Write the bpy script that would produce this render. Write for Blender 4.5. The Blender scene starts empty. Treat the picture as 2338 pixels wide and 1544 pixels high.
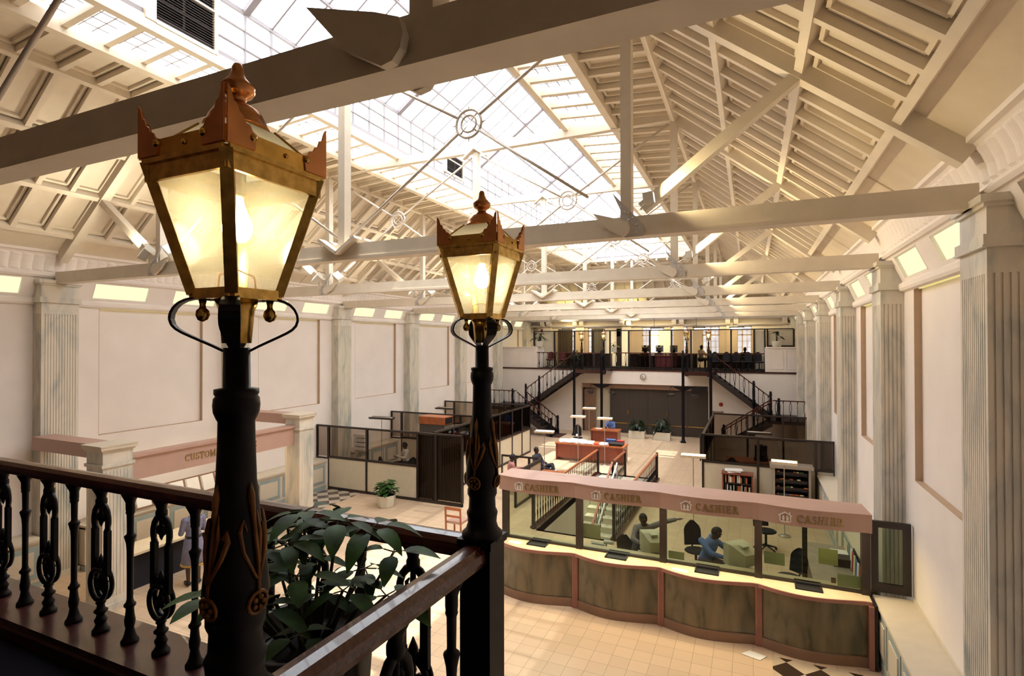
import bpy, math, random
from mathutils import Vector, Matrix
random.seed(11)
scene = bpy.context.scene
COL = scene.collection
PI = math.pi
def V(*a): return Vector(a)

# ------------------------------------------------------------------ mesh builder
class MB:
    def __init__(s): s.v=[]; s.f=[]; s.sm=[]
    def add(s, vs, fs, smooth=False):
        o=len(s.v); s.v.extend([tuple(p) for p in vs])
        for f in fs: s.f.append(tuple(i+o for i in f)); s.sm.append(smooth)
        return s
    def box(s,x0,x1,y0,y1,z0,z1):
        if x0>x1: x0,x1=x1,x0
        if y0>y1: y0,y1=y1,y0
        if z0>z1: z0,z1=z1,z0
        return s.add([(x0,y0,z0),(x1,y0,z0),(x1,y1,z0),(x0,y1,z0),(x0,y0,z1),(x1,y0,z1),(x1,y1,z1),(x0,y1,z1)],
            [(0,3,2,1),(4,5,6,7),(0,1,5,4),(1,2,6,5),(2,3,7,6),(3,0,4,7)])
    def bar(s,p,q,w,h,up=(0,0,1),w2=None,h2=None):
        p=Vector(p); q=Vector(q); d=(q-p).normalized(); up=Vector(up)
        sd=d.cross(up)
        if sd.length<1e-4: sd=d.cross(Vector((1,0,0)))
        sd.normalize(); u=sd.cross(d).normalized()
        w2=w if w2 is None else w2; h2=h if h2 is None else h2
        vs=[]
        for c,a,b in ((p,w,h),(q,w2,h2)):
            vs+=[c-sd*a/2-u*b/2, c+sd*a/2-u*b/2, c+sd*a/2+u*b/2, c-sd*a/2+u*b/2]
        return s.add(vs,[(3,2,1,0),(4,5,6,7),(0,1,5,4),(1,2,6,5),(2,3,7,6),(3,0,4,7)])
    def tube(s,pts,r,n=8,closed=False,flat=None):
        pts=[Vector(p) for p in pts]; m=len(pts)
        rs=r if isinstance(r,(list,tuple)) else [r]*m
        vs=[]; fs=[]; prev=None
        for i,p in enumerate(pts):
            if closed: d=pts[(i+1)%m]-pts[i-1]
            else: d=pts[min(i+1,m-1)]-pts[max(i-1,0)]
            if d.length<1e-9: d=Vector((0,0,1))
            d.normalize()
            if prev is None:
                a=d.cross(Vector((0,0,1)))
                if a.length<1e-3: a=d.cross(Vector((1,0,0)))
            else:
                a=prev-d*prev.dot(d)
                if a.length<1e-6: a=d.cross(Vector((0,0,1)))
            a.normalize(); prev=a; b=d.cross(a)
            for k in range(n):
                t=2*PI*k/n; fl=flat if flat else 1
                vs.append(p+a*math.cos(t)*rs[i]+b*math.sin(t)*rs[i]*fl)
        for i in range(m if closed else m-1):
            j=(i+1)%m
            for k in range(n): fs.append((i*n+k,i*n+(k+1)%n,j*n+(k+1)%n,j*n+k))
        if not closed: fs.append(tuple(range(n-1,-1,-1))); fs.append(tuple((m-1)*n+k for k in range(n)))
        return s.add(vs,fs,True)
    def lathe(s,prof,cx=0,cy=0,n=16,cz=0,rot=0,smooth=True):
        vs=[];fs=[];m=len(prof)
        for r,z in prof:
            for k in range(n):
                t=rot+2*PI*k/n; vs.append((cx+r*math.cos(t),cy+r*math.sin(t),cz+z))
        for i in range(m-1):
            for k in range(n): fs.append((i*n+k,i*n+(k+1)%n,(i+1)*n+(k+1)%n,(i+1)*n+k))
        fs.append(tuple(range(n-1,-1,-1))); fs.append(tuple((m-1)*n+k for k in range(n)))
        return s.add(vs,fs,smooth)
    def ext(s,pts,vec):
        pts=[Vector(p) for p in pts]; vec=Vector(vec); n=len(pts)
        vs=pts+[p+vec for p in pts]
        fs=[tuple(range(n-1,-1,-1)),tuple(range(n,2*n))]+[(i,(i+1)%n,n+(i+1)%n,n+i) for i in range(n)]
        return s.add(vs,fs)
    def ball(s,c,r,n=12,m=8,sc=(1,1,1),rot=None):
        vs=[];fs=[]; c=Vector(c)
        for i in range(m+1):
            a=PI*i/m
            for k in range(n):
                t=2*PI*k/n; p=Vector((math.sin(a)*math.cos(t)*r*sc[0],math.sin(a)*math.sin(t)*r*sc[1],math.cos(a)*r*sc[2]))
                if rot: p=rot@p
                vs.append(c+p)
        for i in range(m):
            for k in range(n): fs.append((i*n+k,(i+1)*n+k,(i+1)*n+(k+1)%n,i*n+(k+1)%n))
        return s.add(vs,fs,True)
    def quad(s,a,b,c,d): return s.add([a,b,c,d],[(0,1,2,3)])
    def strip(s,rows,smooth=True):
        n=len(rows[0]); vs=[p for r in rows for p in r]
        fs=[(i*n+k,i*n+k+1,(i+1)*n+k+1,(i+1)*n+k) for i in range(len(rows)-1) for k in range(n-1)]
        return s.add(vs,fs,smooth)
    def mirrored(s,xc):
        o=MB(); o.v=[(2*xc-x,y,z) for x,y,z in s.v]; o.f=[tuple(reversed(f)) for f in s.f]; o.sm=list(s.sm); return o
    def build(s,name,mat,parent=None,origin=None,mats=None,fmat=None):
        if parent is not None: off=Vector(WLOC.get(parent.name,(0,0,0)))
        elif origin is not None: off=Vector(origin)
        else:
            xs=[p[0] for p in s.v]; ys=[p[1] for p in s.v]; zs=[p[2] for p in s.v]
            off=Vector(((min(xs)+max(xs))/2,(min(ys)+max(ys))/2,min(zs)))
        me=bpy.data.meshes.new(name)
        me.from_pydata([(p[0]-off.x,p[1]-off.y,p[2]-off.z) for p in s.v],[],s.f)
        me.polygons.foreach_set('use_smooth',s.sm)
        for m in (mats or [mat]): me.materials.append(m)
        if fmat: me.polygons.foreach_set('material_index',fmat)
        me.update()
        o=bpy.data.objects.new(name,me); COL.objects.link(o)
        if parent is not None: o.parent=parent; WLOC[o.name]=tuple(off)
        else: o.location=off; WLOC[o.name]=tuple(off)
        return o
WLOC={}
def tag(o,label,cat,group=None,kind=None):
    o['label']=label
    if cat: o['category']=cat
    if group: o['group']=group
    if kind: o['kind']=kind
    return o
def thing(name,label,cat,loc=(0,0,0),group=None,kind=None):
    o=bpy.data.objects.new(name,None); COL.objects.link(o); o.location=loc; o.empty_display_size=.1
    WLOC[o.name]=tuple(loc); return tag(o,label,cat,group,kind)
def kids(o): return [c for c in bpy.data.objects if c.parent==o]
def dup(root,loc,rz,label,group=None,children=None):
    r=root.copy(); COL.objects.link(r); r.location=loc; r.rotation_euler=(0,0,rz); WLOC[r.name]=tuple(loc)
    r['label']=label
    if group: r['group']=group
    def rec(a,b):
        for c in list(a.children):
            d=c.copy(); COL.objects.link(d); d.parent=b; rec(c,d)
    rec(root,r); return r

# ------------------------------------------------------------------ materials
def newmat(n):
    m=bpy.data.materials.new(n); m.use_nodes=True; nt=m.node_tree
    return m,nt,nt.nodes['Principled BSDF'],nt.nodes['Material Output']
def L(nt,a,b): nt.links.new(a,b)
def mat(n,col,rough=.5,metal=0,var=.08,vs=5,bump=0,bs=60,spec=.5,coat=0,stretch=None,col2=None):
    m,nt,b,o=newmat(n)
    b.inputs['Roughness'].default_value=rough; b.inputs['Metallic'].default_value=metal
    b.inputs['Specular IOR Level'].default_value=spec; b.inputs['Coat Weight'].default_value=coat
    tc=nt.nodes.new('ShaderNodeTexCoord'); mp=nt.nodes.new('ShaderNodeMapping'); L(nt,tc.outputs['Object'],mp.inputs[0])
    if stretch: mp.inputs['Scale'].default_value=stretch
    no=nt.nodes.new('ShaderNodeTexNoise'); no.inputs['Scale'].default_value=vs; no.inputs['Detail'].default_value=4
    L(nt,mp.outputs[0],no.inputs['Vector'])
    rp=nt.nodes.new('ShaderNodeValToRGB'); rp.color_ramp.elements[0].position=.3; rp.color_ramp.elements[1].position=.7
    c2=col2 or tuple(min(1,c*(1+var)) for c in col); c1=tuple(c*(1-var) for c in col) if not col2 else col
    rp.color_ramp.elements[0].color=(*c1,1); rp.color_ramp.elements[1].color=(*c2,1)
    L(nt,no.outputs['Fac'],rp.inputs[0]); L(nt,rp.outputs[0],b.inputs['Base Color'])
    if bump:
        n2=nt.nodes.new('ShaderNodeTexNoise'); n2.inputs['Scale'].default_value=bs; L(nt,mp.outputs[0],n2.inputs['Vector'])
        bp=nt.nodes.new('ShaderNodeBump'); bp.inputs['Strength'].default_value=bump; bp.inputs['Distance'].default_value=.01
        L(nt,n2.outputs['Fac'],bp.inputs['Height']); L(nt,bp.outputs[0],b.inputs['Normal'])
    return m
def marble(n,base,vein,dark,scale=1.2,rough=.3,amount=.55,rot=(.4,.2,.6),st=(1,1,.35)):
    m,nt,b,o=newmat(n); b.inputs['Roughness'].default_value=rough
    tc=nt.nodes.new('ShaderNodeTexCoord'); mp=nt.nodes.new('ShaderNodeMapping'); L(nt,tc.outputs['Object'],mp.inputs[0])
    mp.inputs['Rotation'].default_value=rot
    wv=nt.nodes.new('ShaderNodeTexNoise'); wv.inputs['Scale'].default_value=scale; wv.inputs['Detail'].default_value=7; wv.inputs['Distortion'].default_value=1.4
    mp.inputs['Scale'].default_value=st
    L(nt,mp.outputs[0],wv.inputs['Vector'])
    rp=nt.nodes.new('ShaderNodeValToRGB'); e=rp.color_ramp.elements
    e[0].position=.30; e[0].color=(*dark,1); e[1].position=.75; e[1].color=(*base,1)
    k=e.new(.42); k.color=(*vein,1); k=e.new(.42+.16*amount); k.color=(*base,1)
    L(nt,wv.outputs['Fac'],rp.inputs[0]); L(nt,rp.outputs[0],b.inputs['Base Color'])
    return m
def emat(n,col,s):
    m,nt,b,o=newmat(n); nt.nodes.remove(b); e=nt.nodes.new('ShaderNodeEmission')
    e.inputs[0].default_value=(*col,1); e.inputs[1].default_value=s; L(nt,e.outputs[0],o.inputs[0]); return m
def glassmat(n,tint=(1,1,1),gloss=.08,haze=0,hazecol=(1,1,1),rough=.02):
    """thin pane: transparent + a little mirror + optional frosting"""
    m,nt,b,o=newmat(n); nt.nodes.remove(b)
    t=nt.nodes.new('ShaderNodeBsdfTransparent'); t.inputs[0].default_value=(*tint,1)
    g=nt.nodes.new('ShaderNodeBsdfGlossy'); g.inputs['Roughness'].default_value=rough
    fr=nt.nodes.new('ShaderNodeFresnel'); fr.inputs[0].default_value=1.45
    mu=nt.nodes.new('ShaderNodeMath'); mu.operation='MULTIPLY'; mu.inputs[1].default_value=gloss*12; mu.use_clamp=True
    L(nt,fr.outputs[0],mu.inputs[0])
    x=nt.nodes.new('ShaderNodeMixShader'); L(nt,mu.outputs[0],x.inputs[0])
    src=t.outputs[0]
    if haze:
        d=nt.nodes.new('ShaderNodeBsdfTranslucent'); d.inputs[0].default_value=(*hazecol,1)
        y=nt.nodes.new('ShaderNodeMixShader'); y.inputs[0].default_value=haze; L(nt,src,y.inputs[1]); L(nt,d.outputs[0],y.inputs[2]); src=y.outputs[0]
    L(nt,src,x.inputs[1]); L(nt,g.outputs[0],x.inputs[2]); L(nt,x.outputs[0],o.inputs[0]); return m
def tilemat(n,col,grout,size,rough=.25,var=.05,grout_w=.012):
    m,nt,b,o=newmat(n); b.inputs['Roughness'].default_value=rough
    tc=nt.nodes.new('ShaderNodeTexCoord'); br=nt.nodes.new('ShaderNodeTexBrick')
    br.offset=0; br.inputs['Scale'].default_value=1; br.inputs['Mortar Size'].default_value=grout_w*.35
    br.inputs['Brick Width'].default_value=size; br.inputs['Row Height'].default_value=size; br.inputs['Bias'].default_value=0
    br.inputs['Color1'].default_value=(*[c*(1-var) for c in col],1); br.inputs['Color2'].default_value=(*[min(1,c*(1+var)) for c in col],1); br.inputs['Mortar'].default_value=(*grout,1)
    L(nt,tc.outputs['Object'],br.inputs['Vector']); L(nt,br.outputs['Color'],b.inputs['Base Color']); return m
def checkmat(n,a,c,size,rot=PI/4,rough=.25):
    m,nt,b,o=newmat(n); b.inputs['Roughness'].default_value=rough
    tc=nt.nodes.new('ShaderNodeTexCoord'); mp=nt.nodes.new('ShaderNodeMapping'); mp.inputs['Rotation'].default_value=(0,0,rot)
    ck=nt.nodes.new('ShaderNodeTexChecker'); ck.inputs['Scale'].default_value=1/size
    ck.inputs[1].default_value=(*a,1); ck.inputs[2].default_value=(*c,1)
    L(nt,tc.outputs['Object'],mp.inputs[0]); L(nt,mp.outputs[0],ck.inputs[0]); L(nt,ck.outputs[0],b.inputs['Base Color']); return m
def stripemat(n,a,c,freq,axis='X',rough=.5):
    m,nt,b,o=newmat(n); b.inputs['Roughness'].default_value=rough
    tc=nt.nodes.new('ShaderNodeTexCoord'); w=nt.nodes.new('ShaderNodeTexWave'); w.bands_direction=axis
    w.inputs['Scale'].default_value=freq; w.inputs['Distortion'].default_value=.6; w.inputs['Detail Scale'].default_value=2
    rp=nt.nodes.new('ShaderNodeValToRGB'); rp.color_ramp.elements[0].color=(*a,1); rp.color_ramp.elements[1].color=(*c,1)
    L(nt,tc.outputs['Object'],w.inputs[0]); L(nt,w.outputs['Fac'],rp.inputs[0]); L(nt,rp.outputs[0],b.inputs['Base Color']); return m

M={}
M['wall']=mat('cream_plaster',(.87,.79,.73),.75,var=.03,vs=1.5,bump=.15,bs=90)
M['recess']=mat('cream_plaster_panel',(.80,.72,.66),.75,var=.03,vs=1.2,bump=.15,bs=90)
M['roof']=mat('painted_roof_boards',(.80,.70,.56),.6,var=.05,vs=3,bump=.12,bs=50)
M['truss']=mat('painted_truss_timber',(.78,.69,.56),.5,var=.05,vs=4,bump=.08,bs=40)
M['rod']=mat('painted_iron_rod',(.66,.58,.50),.4,metal=.2)
M['steel']=mat('galvanised_plate',(.60,.57,.54),.45,metal=.35,var=.1,vs=30)
M['marble']=marble('pale_veined_marble',(.75,.68,.57),(.62,.59,.52),(.42,.44,.41),2.0,.4,.75)
M['gmarble']=marble('green_brown_marble',(.21,.165,.10),(.15,.125,.075),(.06,.06,.04),2.6,.22,1.0,(0,.8,0),(1,1,.3))
M['iron']=mat('black_painted_iron',(.0035,.003,.006),.42,var=.25,vs=20,spec=.22)
M['copper']=mat('polished_copper',(.60,.27,.11),.27,metal=.95,var=.22,vs=14)
M['brass']=mat('old_brass',(.66,.40,.09),.15,metal=.95,var=.25,vs=18)
M['bronze']=mat('dark_brass_frame',(.62,.40,.11),.25,metal=.95,var=.3,vs=40)
M['gold']=mat('gold_paint',(.20,.085,.02),.5,metal=.3,var=.35,vs=25)
M['mahog']=mat('mahogany_wood',(.045,.012,.010),.28,var=.35,vs=3,stretch=(3,3,20),coat=.3)
M['mahogx']=mat('mahogany_rail',(.075,.018,.014),.25,var=.35,vs=5,stretch=(1.2,14,14),coat=.35)
M['carpet']=mat('dark_carpet',(.006,.005,.010),.95,var=.3,vs=60,spec=.1)
M['floor']=tilemat('beige_floor_tiles',(.68,.50,.34),(.40,.29,.19),.3,.28)
M['diamond']=checkmat('diamond_border_tiles',(.05,.03,.02),(.62,.50,.36),.34)
M['diamond2']=checkmat('diamond_border_tiles_pale',(.10,.08,.07),(.60,.50,.40),.34,rot=PI/4)
M['pink']=mat('dusty_pink_laminate',(.50,.32,.26),.5,var=.03)
M['pinkd']=mat('rose_edge_trim',(.38,.17,.14),.45,var=.08)
M['brownplinth']=mat('brown_plinth',(.26,.15,.10),.45,var=.1)
M['ctop']=mat('cream_worktop',(.72,.60,.42),.35,var=.06)
M['dwood']=mat('dark_brown_frame',(.020,.012,.011),.4,var=.25,vs=12)
M['dglass']=glassmat('smoked_partition_glass',(.44,.37,.31),.04)
M['cglass']=glassmat('green_tinted_screen',(.52,.58,.43),.06)
M['dglass2']=glassmat('smoked_glass_dim_inside',(.14,.115,.10),.04)  # smoked glass tinted darker to stand in for the dim interior behind it
M['reveal']=mat('tan_painted_reveal',(.52,.37,.25),.7,var=.04)
M['frost']=glassmat('frosted_roof_glazing',(.92,.95,.97),.02,haze=.82,hazecol=(.9,.9,.9))
M['gbar']=mat('grey_glazing_bar',(.26,.23,.24),.5)
M['skyglass']=glassmat('roof_glazing',(.92,.95,.97),.03)
M['wglass']=glassmat('window_pane_glass',(.85,.9,.95),.05)
M['lglass']=glassmat('lantern_glass',(.98,.95,.86),.02,haze=.25,hazecol=(1,.92,.68),rough=.16)
M['panelw']=mat('cream_partition_panel',(.66,.60,.47),.6,var=.03)
M['cabinet']=mat('cream_cabinet_paint',(.68,.60,.48),.5,var=.03)
M['bluegrey']=mat('blue_grey_panel_paint',(.34,.40,.40),.5,var=.05)
M['letter']=mat('gold_sign_letter',(.42,.30,.10),.32,metal=.8)
M['letterd']=mat('dark_gold_letter',(.20,.12,.05),.35,metal=.6)
M['emblem']=mat('white_emblem',(.85,.80,.74),.5)
M['redwood']=mat('red_brown_desk_veneer',(.22,.045,.022),.3,var=.25,vs=4,stretch=(2,12,12),coat=.2)
M['orangewood']=mat('orange_brown_veneer',(.42,.12,.04),.35,var=.2,vs=5)
M['black']=mat('black_plastic',(.015,.014,.016),.45)
M['dark']=mat('charcoal_fabric',(.022,.022,.028),.85,spec=.2)
M['beige']=mat('beige_plastic',(.58,.54,.42),.5,var=.05)
M['paper']=mat('white_paper',(.85,.83,.80),.8,var=.03)
M['papery']=mat('pale_yellow_paper',(.68,.64,.40),.8,var=.05)
M['paperg']=mat('pale_green_paper',(.66,.70,.60),.8,var=.05)
M['potw']=mat('white_planter',(.80,.76,.66),.5,var=.03)
M['potd']=mat('dark_glazed_pot',(.018,.016,.022),.4)
M['soil']=mat('dark_soil',(.012,.009,.008),.95)
M['leaf']=mat('green_leaf',(.035,.10,.02),.42,var=.5,vs=8,spec=.4)
M['leafd']=mat('dark_green_leaf',(.007,.020,.007),.5,var=.5,vs=8,spec=.3)
M['leaff']=mat('potted_tree_leaf',(.028,.080,.018),.55,var=.6,vs=12,spec=.22)
M['stem']=mat('green_brown_stem',(.05,.05,.02),.6)
M['skin']=mat('brown_skin',(.07,.032,.02),.5,var=.06)
M['hair']=mat('black_hair',(.008,.007,.008),.7)
M['trough']=mat('cream_lamp_trough',(.85,.74,.58),.5)
M['facade']=mat('pale_grey_facade',(.50,.52,.56),.8,var=.2,vs=.6)
M['lampmetal']=mat('grey_lamp_enamel',(.42,.36,.30),.4,metal=.3)
M['warmtube']=emat('warm_uplight_tube',(1,.84,.62),9)
M['bulb']=emat('lit_bulb',(1,.84,.52),45)
M['bulbs']=emat('small_lit_bulb',(1,.62,.28),14)
M['cove']=emat('cove_fluorescent_diffuser',(.95,.92,.56),1.25)
M['wash']=emat('yellow_wash_tube',(.95,.78,.28),1.0)
M['fluor']=emat('fluorescent_tube',(1,.93,.78),7)
M['blind']=stripemat('brown_vertical_blind',(.025,.018,.016),(.085,.062,.048),5,'X',.7)
M['blindd']=stripemat('dark_stripe_curtain',(.02,.016,.018),(.14,.115,.09),6,'X',.7)
M['vent']=mat('dark_louvre',(.10,.085,.085),.6)
M['mat_red']=mat('dark_red_mat',(.06,.02,.015),.9)
M['red']=mat('red_plastic',(.45,.03,.03),.5)
M['blue']=mat('blue_folder',(.05,.12,.35),.6)
M['tread']=mat('dark_stair_tread',(.02,.012,.012),.5)
WORLD=7.0; SUN=7.0; FLOOD=220; EXPO=-0.12
# ------------------------------------------------------------------ hall dimensions (metres, hall axis = +Y)
XC=-5.9; WR=2.33; WL=2*XC-WR; PR=2.0; Y0=-3.0; Y1=34.5; BAY=4.5; T0=6.69
def T(k): return T0+BAY*k
def mir(x): return 2*XC-x
def struct(o,label,cat): return tag(o,label,cat,kind='structure')
# floor with the opening of the basement stair
PX0,PX1,PY0,PY1=-5.38,-3.36,13.7,20.5
b=MB(); b.box(WL-.3,PX0,Y0,Y1,-.2,0); b.box(PX1,WR+.3,Y0,Y1,-.2,0); b.box(PX0,PX1,Y0,PY0,-.2,0); b.box(PX0,PX1,PY1,Y1,-.2,0)
struct(b.build('floor',M['floor'],origin=(0,0,0)),'beige tiled banking hall floor with a stair opening','floor')
b=MB(); b.box(.28,1.79,3,9.72,0,.004); struct(b.build('floor_border',M['diamond'],origin=(0,0,0)),'dark and tan diamond tile border in front of the rightmost cashier counter','floor')
b=MB(); b.box(-13.57,-12.1,11.3,14.55,0,.004); struct(b.build('floor_border',M['diamond2'],origin=(0,0,0)),'black and tan diamond tile border beside the left wall cabinets','floor')

# side walls with a sunk panel in every bay
def side_wall(mi,name,label):
    b=MB(); b.box(2.43,2.8,Y0,Y1,-.2,6.9)
    b.box(WR,2.43,Y0,Y1,0,2.92); b.box(WR,2.43,Y0,Y1,5.96,6.9)
    e=[Y0]
    for k in range(-2,7):
        a,c=T(k)+.93,T(k)+BAY-.93
        if c>Y1-.1 or a<Y0: continue
        e+= [a,c]
    e.append(Y1)
    for i in range(0,len(e),2): b.box(WR,2.43,e[i],e[i+1],2.92,5.96)
    if mi: b=b.mirrored(XC)
    struct(b.build(name,M['wall'],origin=(0,0,0)),label,'wall')
def reveals(mi,name,label):
    b=MB()
    for k in range(-1,6):
        a,c=T(k)+.93,T(k)+BAY-.93
        if k<0 and not mi: continue
        b.box(2.332,2.43,a,a+.012,2.92,5.96); b.box(2.332,2.43,c-.012,c,2.92,5.96); b.box(2.332,2.43,a,c,2.92,2.932); b.box(2.332,2.43,a,c,5.948,5.96)
    if mi: b=b.mirrored(XC)
    struct(b.build(name,M['reveal'],origin=(0,0,0)),label,'trim')
reveals(False,'trim_9','tan painted edges of the sunk panels on the right wall'); reveals(True,'trim_10','tan painted edges of the sunk panels on the left wall')
side_wall(False,'wall_right','cream plaster right side wall with tall sunk panels')
side_wall(True,'wall_left','cream plaster left side wall with tall sunk panels')
# ledge moulding, slanted light band, fluted frieze
NB=range(-2,7)
def boxes_y():
    r=[]
    for k in range(-2,7):
        for s in (0,1):
            c=T(k)+BAY/2+.08+(-.95 if s==0 else .95); r.append((k,s,c-.63,c+.63))
    return [q for q in r if q[3]<Y1-.2 and q[2]>Y0+.1]
BX=boxes_y()
def band(mi,side):
    b=MB()
    pr=[(2.33,5.93),(2.27,5.95),(2.25,5.99),(2.25,6.06),(2.30,6.10),(2.33,6.10)]
    b.ext([(x,Y0,z) for x,z in pr],(0,Y1-Y0,0))
    e=[Y0]
    for q in BX: e+=[q[2],q[3]]
    e.append(Y1)
    def sl(y0,y1,a,c,dx=0):   # piece of the slanted board between heights a..c
        f=lambda z:2.31-(z-6.10)*.43
        b.ext([(f(a)+dx,y0,a),(f(c)+dx,y0,c),(f(c)+.12+dx,y0,c),(f(a)+.12+dx,y0,a)],(0,y1-y0,0))
    for i in range(0,len(e),2): sl(e[i],e[i+1],6.10,6.54)
    for q in BX: sl(q[2],q[3],6.10,6.135); sl(q[2],q[3],6.505,6.54)
    pr=[(2.20,6.52),(2.09,6.53),(2.06,6.57),(2.09,6.60),(2.13,6.63),(2.2,6.63)]
    b.ext([(x,Y0,z) for x,z in pr],(0,Y1-Y0,0))
    if mi: b=b.mirrored(XC)
    struct(b.build('trim_1' if not mi else 'trim_2',M['wall'],origin=(0,0,0)),'cream ledge and slanted light band along the top of the %s wall'%side,'trim')
    f=MB(); rows=[]; zs=[6.62,6.655,6.68,6.80,6.92,6.97,7.0,7.06]; am=[0,0,1,1,1,1,0,0]
    n=int((Y1-Y0)/.2)*6
    for z,a in zip(zs,am):
        t=(z-6.62)/.44; x0=2.13-.16*t*t
        rows.append([(x0-a*.035*abs(math.sin(PI*j/6))+.0,Y0+j*(Y1-Y0)/n,z) for j in range(n+1)])
    f.strip(rows,False)
    f.add([(2.02,Y0,7.03),(1.93,Y0,7.05),(1.93,Y0,7.13),(2.02,Y0,7.13),(2.02,Y1,7.03),(1.93,Y1,7.05),(1.93,Y1,7.13),(2.02,Y1,7.13)],[(0,1,5,4),(1,2,6,5),(2,3,7,6),(3,0,4,7)])
    if mi: f=f.mirrored(XC)
    struct(f.build('trim_3' if not mi else 'trim_4',M['wall'],origin=(0,0,0)),'cream fluted frieze under the roof along the %s wall'%side,'trim')
band(False,'right'); band(True,'left')
ORD=['first','second','third','fourth','fifth','sixth','seventh','eighth','ninth','tenth']
def cove_light(mi,q):
    k,s,a,c=q
    f=lambda z:2.31-(z-6.10)*.43
    fr=MB(); d=MB()
    def slab(m,y0,y1,za,zc,d0,d1): m.ext([(f(za)+d0,y0,za),(f(zc)+d0,y0,zc),(f(zc)+d1,y0,zc),(f(za)+d1,y0,za)],(0,y1-y0,0))
    slab(d,a+.015,c-.015,6.15,6.49,.05,.06)
    for y in (a,c-.02): slab(fr,y,y+.02,6.135,6.505,-.004,.07)
    slab(fr,a,c,6.135,6.15,-.004,.07); slab(fr,a,c,6.49,6.505,-.004,.07)
    if mi: fr=fr.mirrored(XC); d=d.mirrored(XC)
    x=mir(2.25) if mi else 2.25
    sd='left' if mi else 'right'; n=k*2+s+(3 if mi else 1)
    t=thing('cove_light','glowing yellow-green cove light panel high on the %s wall, %s from the camera'%(sd,ORD[n-1] if 0<n<=10 else 'number %d'%n),'light',(x,(a+c)/2,6.13),group='cove light panels on the %s wall'%sd)
    fr.build('frame',M['wall'],t); d.build('diffuser',M['cove'],t)
for q in BX:
    if 0<=q[0]<=5: cove_light(False,q)
    if q[0]>=0 or (q[0]==-1): cove_light(True,q)
# concealed wash tube in the head of every sunk panel
def wash(mi):
    n=0
    for k in range(-1,6):
        if not mi and k<0: continue
        a,c=T(k)+1.0,T(k)+BAY-1.0; b=MB(); b.box(2.375,2.415,a,c,5.93,5.955)
        if mi: b=b.mirrored(XC)
        n+=1
        tag(b.build('wash_tube',M['wash']),'thin yellow wash tube in the head of the %s sunk panel of the %s wall'%(ORD[n-1],'left' if mi else 'right'),'light',group='wash tubes in the wall panels')
wash(False); wash(True)

# pilasters
def pilaster(mi,k):
    y=T(k); w=.35; b=MB()
    pts=[(WR,y-w)]
    def grooves(p,q,n,dx,dy):
        r=[]
        for i in range(n):
            for f,d in ((i+.30,0),(i+.36,1),(i+.60,1),(i+.66,0)):
                t=.06+.88*f/n; r.append((p[0]+(q[0]-p[0])*t+dx*d*.014,p[1]+(q[1]-p[1])*t+dy*d*.014))
        return r
    pts+=grooves((WR,y-w),(PR,y-w),5,0,1)+[(PR,y-w)]+grooves((PR,y-w),(PR,y+w),12,1,0)+[(PR,y+w)]+grooves((PR,y+w),(WR,y+w),4,0,-1)+[(WR,y+w)]
    b.ext([(px,py,.12) for px,py in pts],(0,0,5.62))
    b.box(PR-.03,WR,y-w-.03,y+w+.03,0,.12)
    b.box(PR-.0,WR,y-w,y+w,5.74,5.98)
    b.box(PR-.045,WR,y-w-.045,y+w+.045,5.98,6.0); b.box(PR-.035,WR,y-w-.035,y+w+.035,6.0,6.1)
    b.box(PR-.0,WR,y-w,y+w,6.1,6.38); b.box(PR-.03,WR,y-w-.03,y+w+.03,6.36,6.40); b.box(PR-.06,WR,y-w-.06,y+w+.06,6.40,6.47)
    if mi: b=b.mirrored(XC)
    sd='left' if mi else 'right'
    tag(b.build('pilaster',M['marble']),'fluted pale marble pilaster on the %s wall, %s from the camera'%(sd,ORD[max(0,k)]),'pilaster',group='marble pilasters on the %s wall'%sd,kind='structure')
for k in range(0,7): pilaster(False,k); pilaster(True,k)

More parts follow.
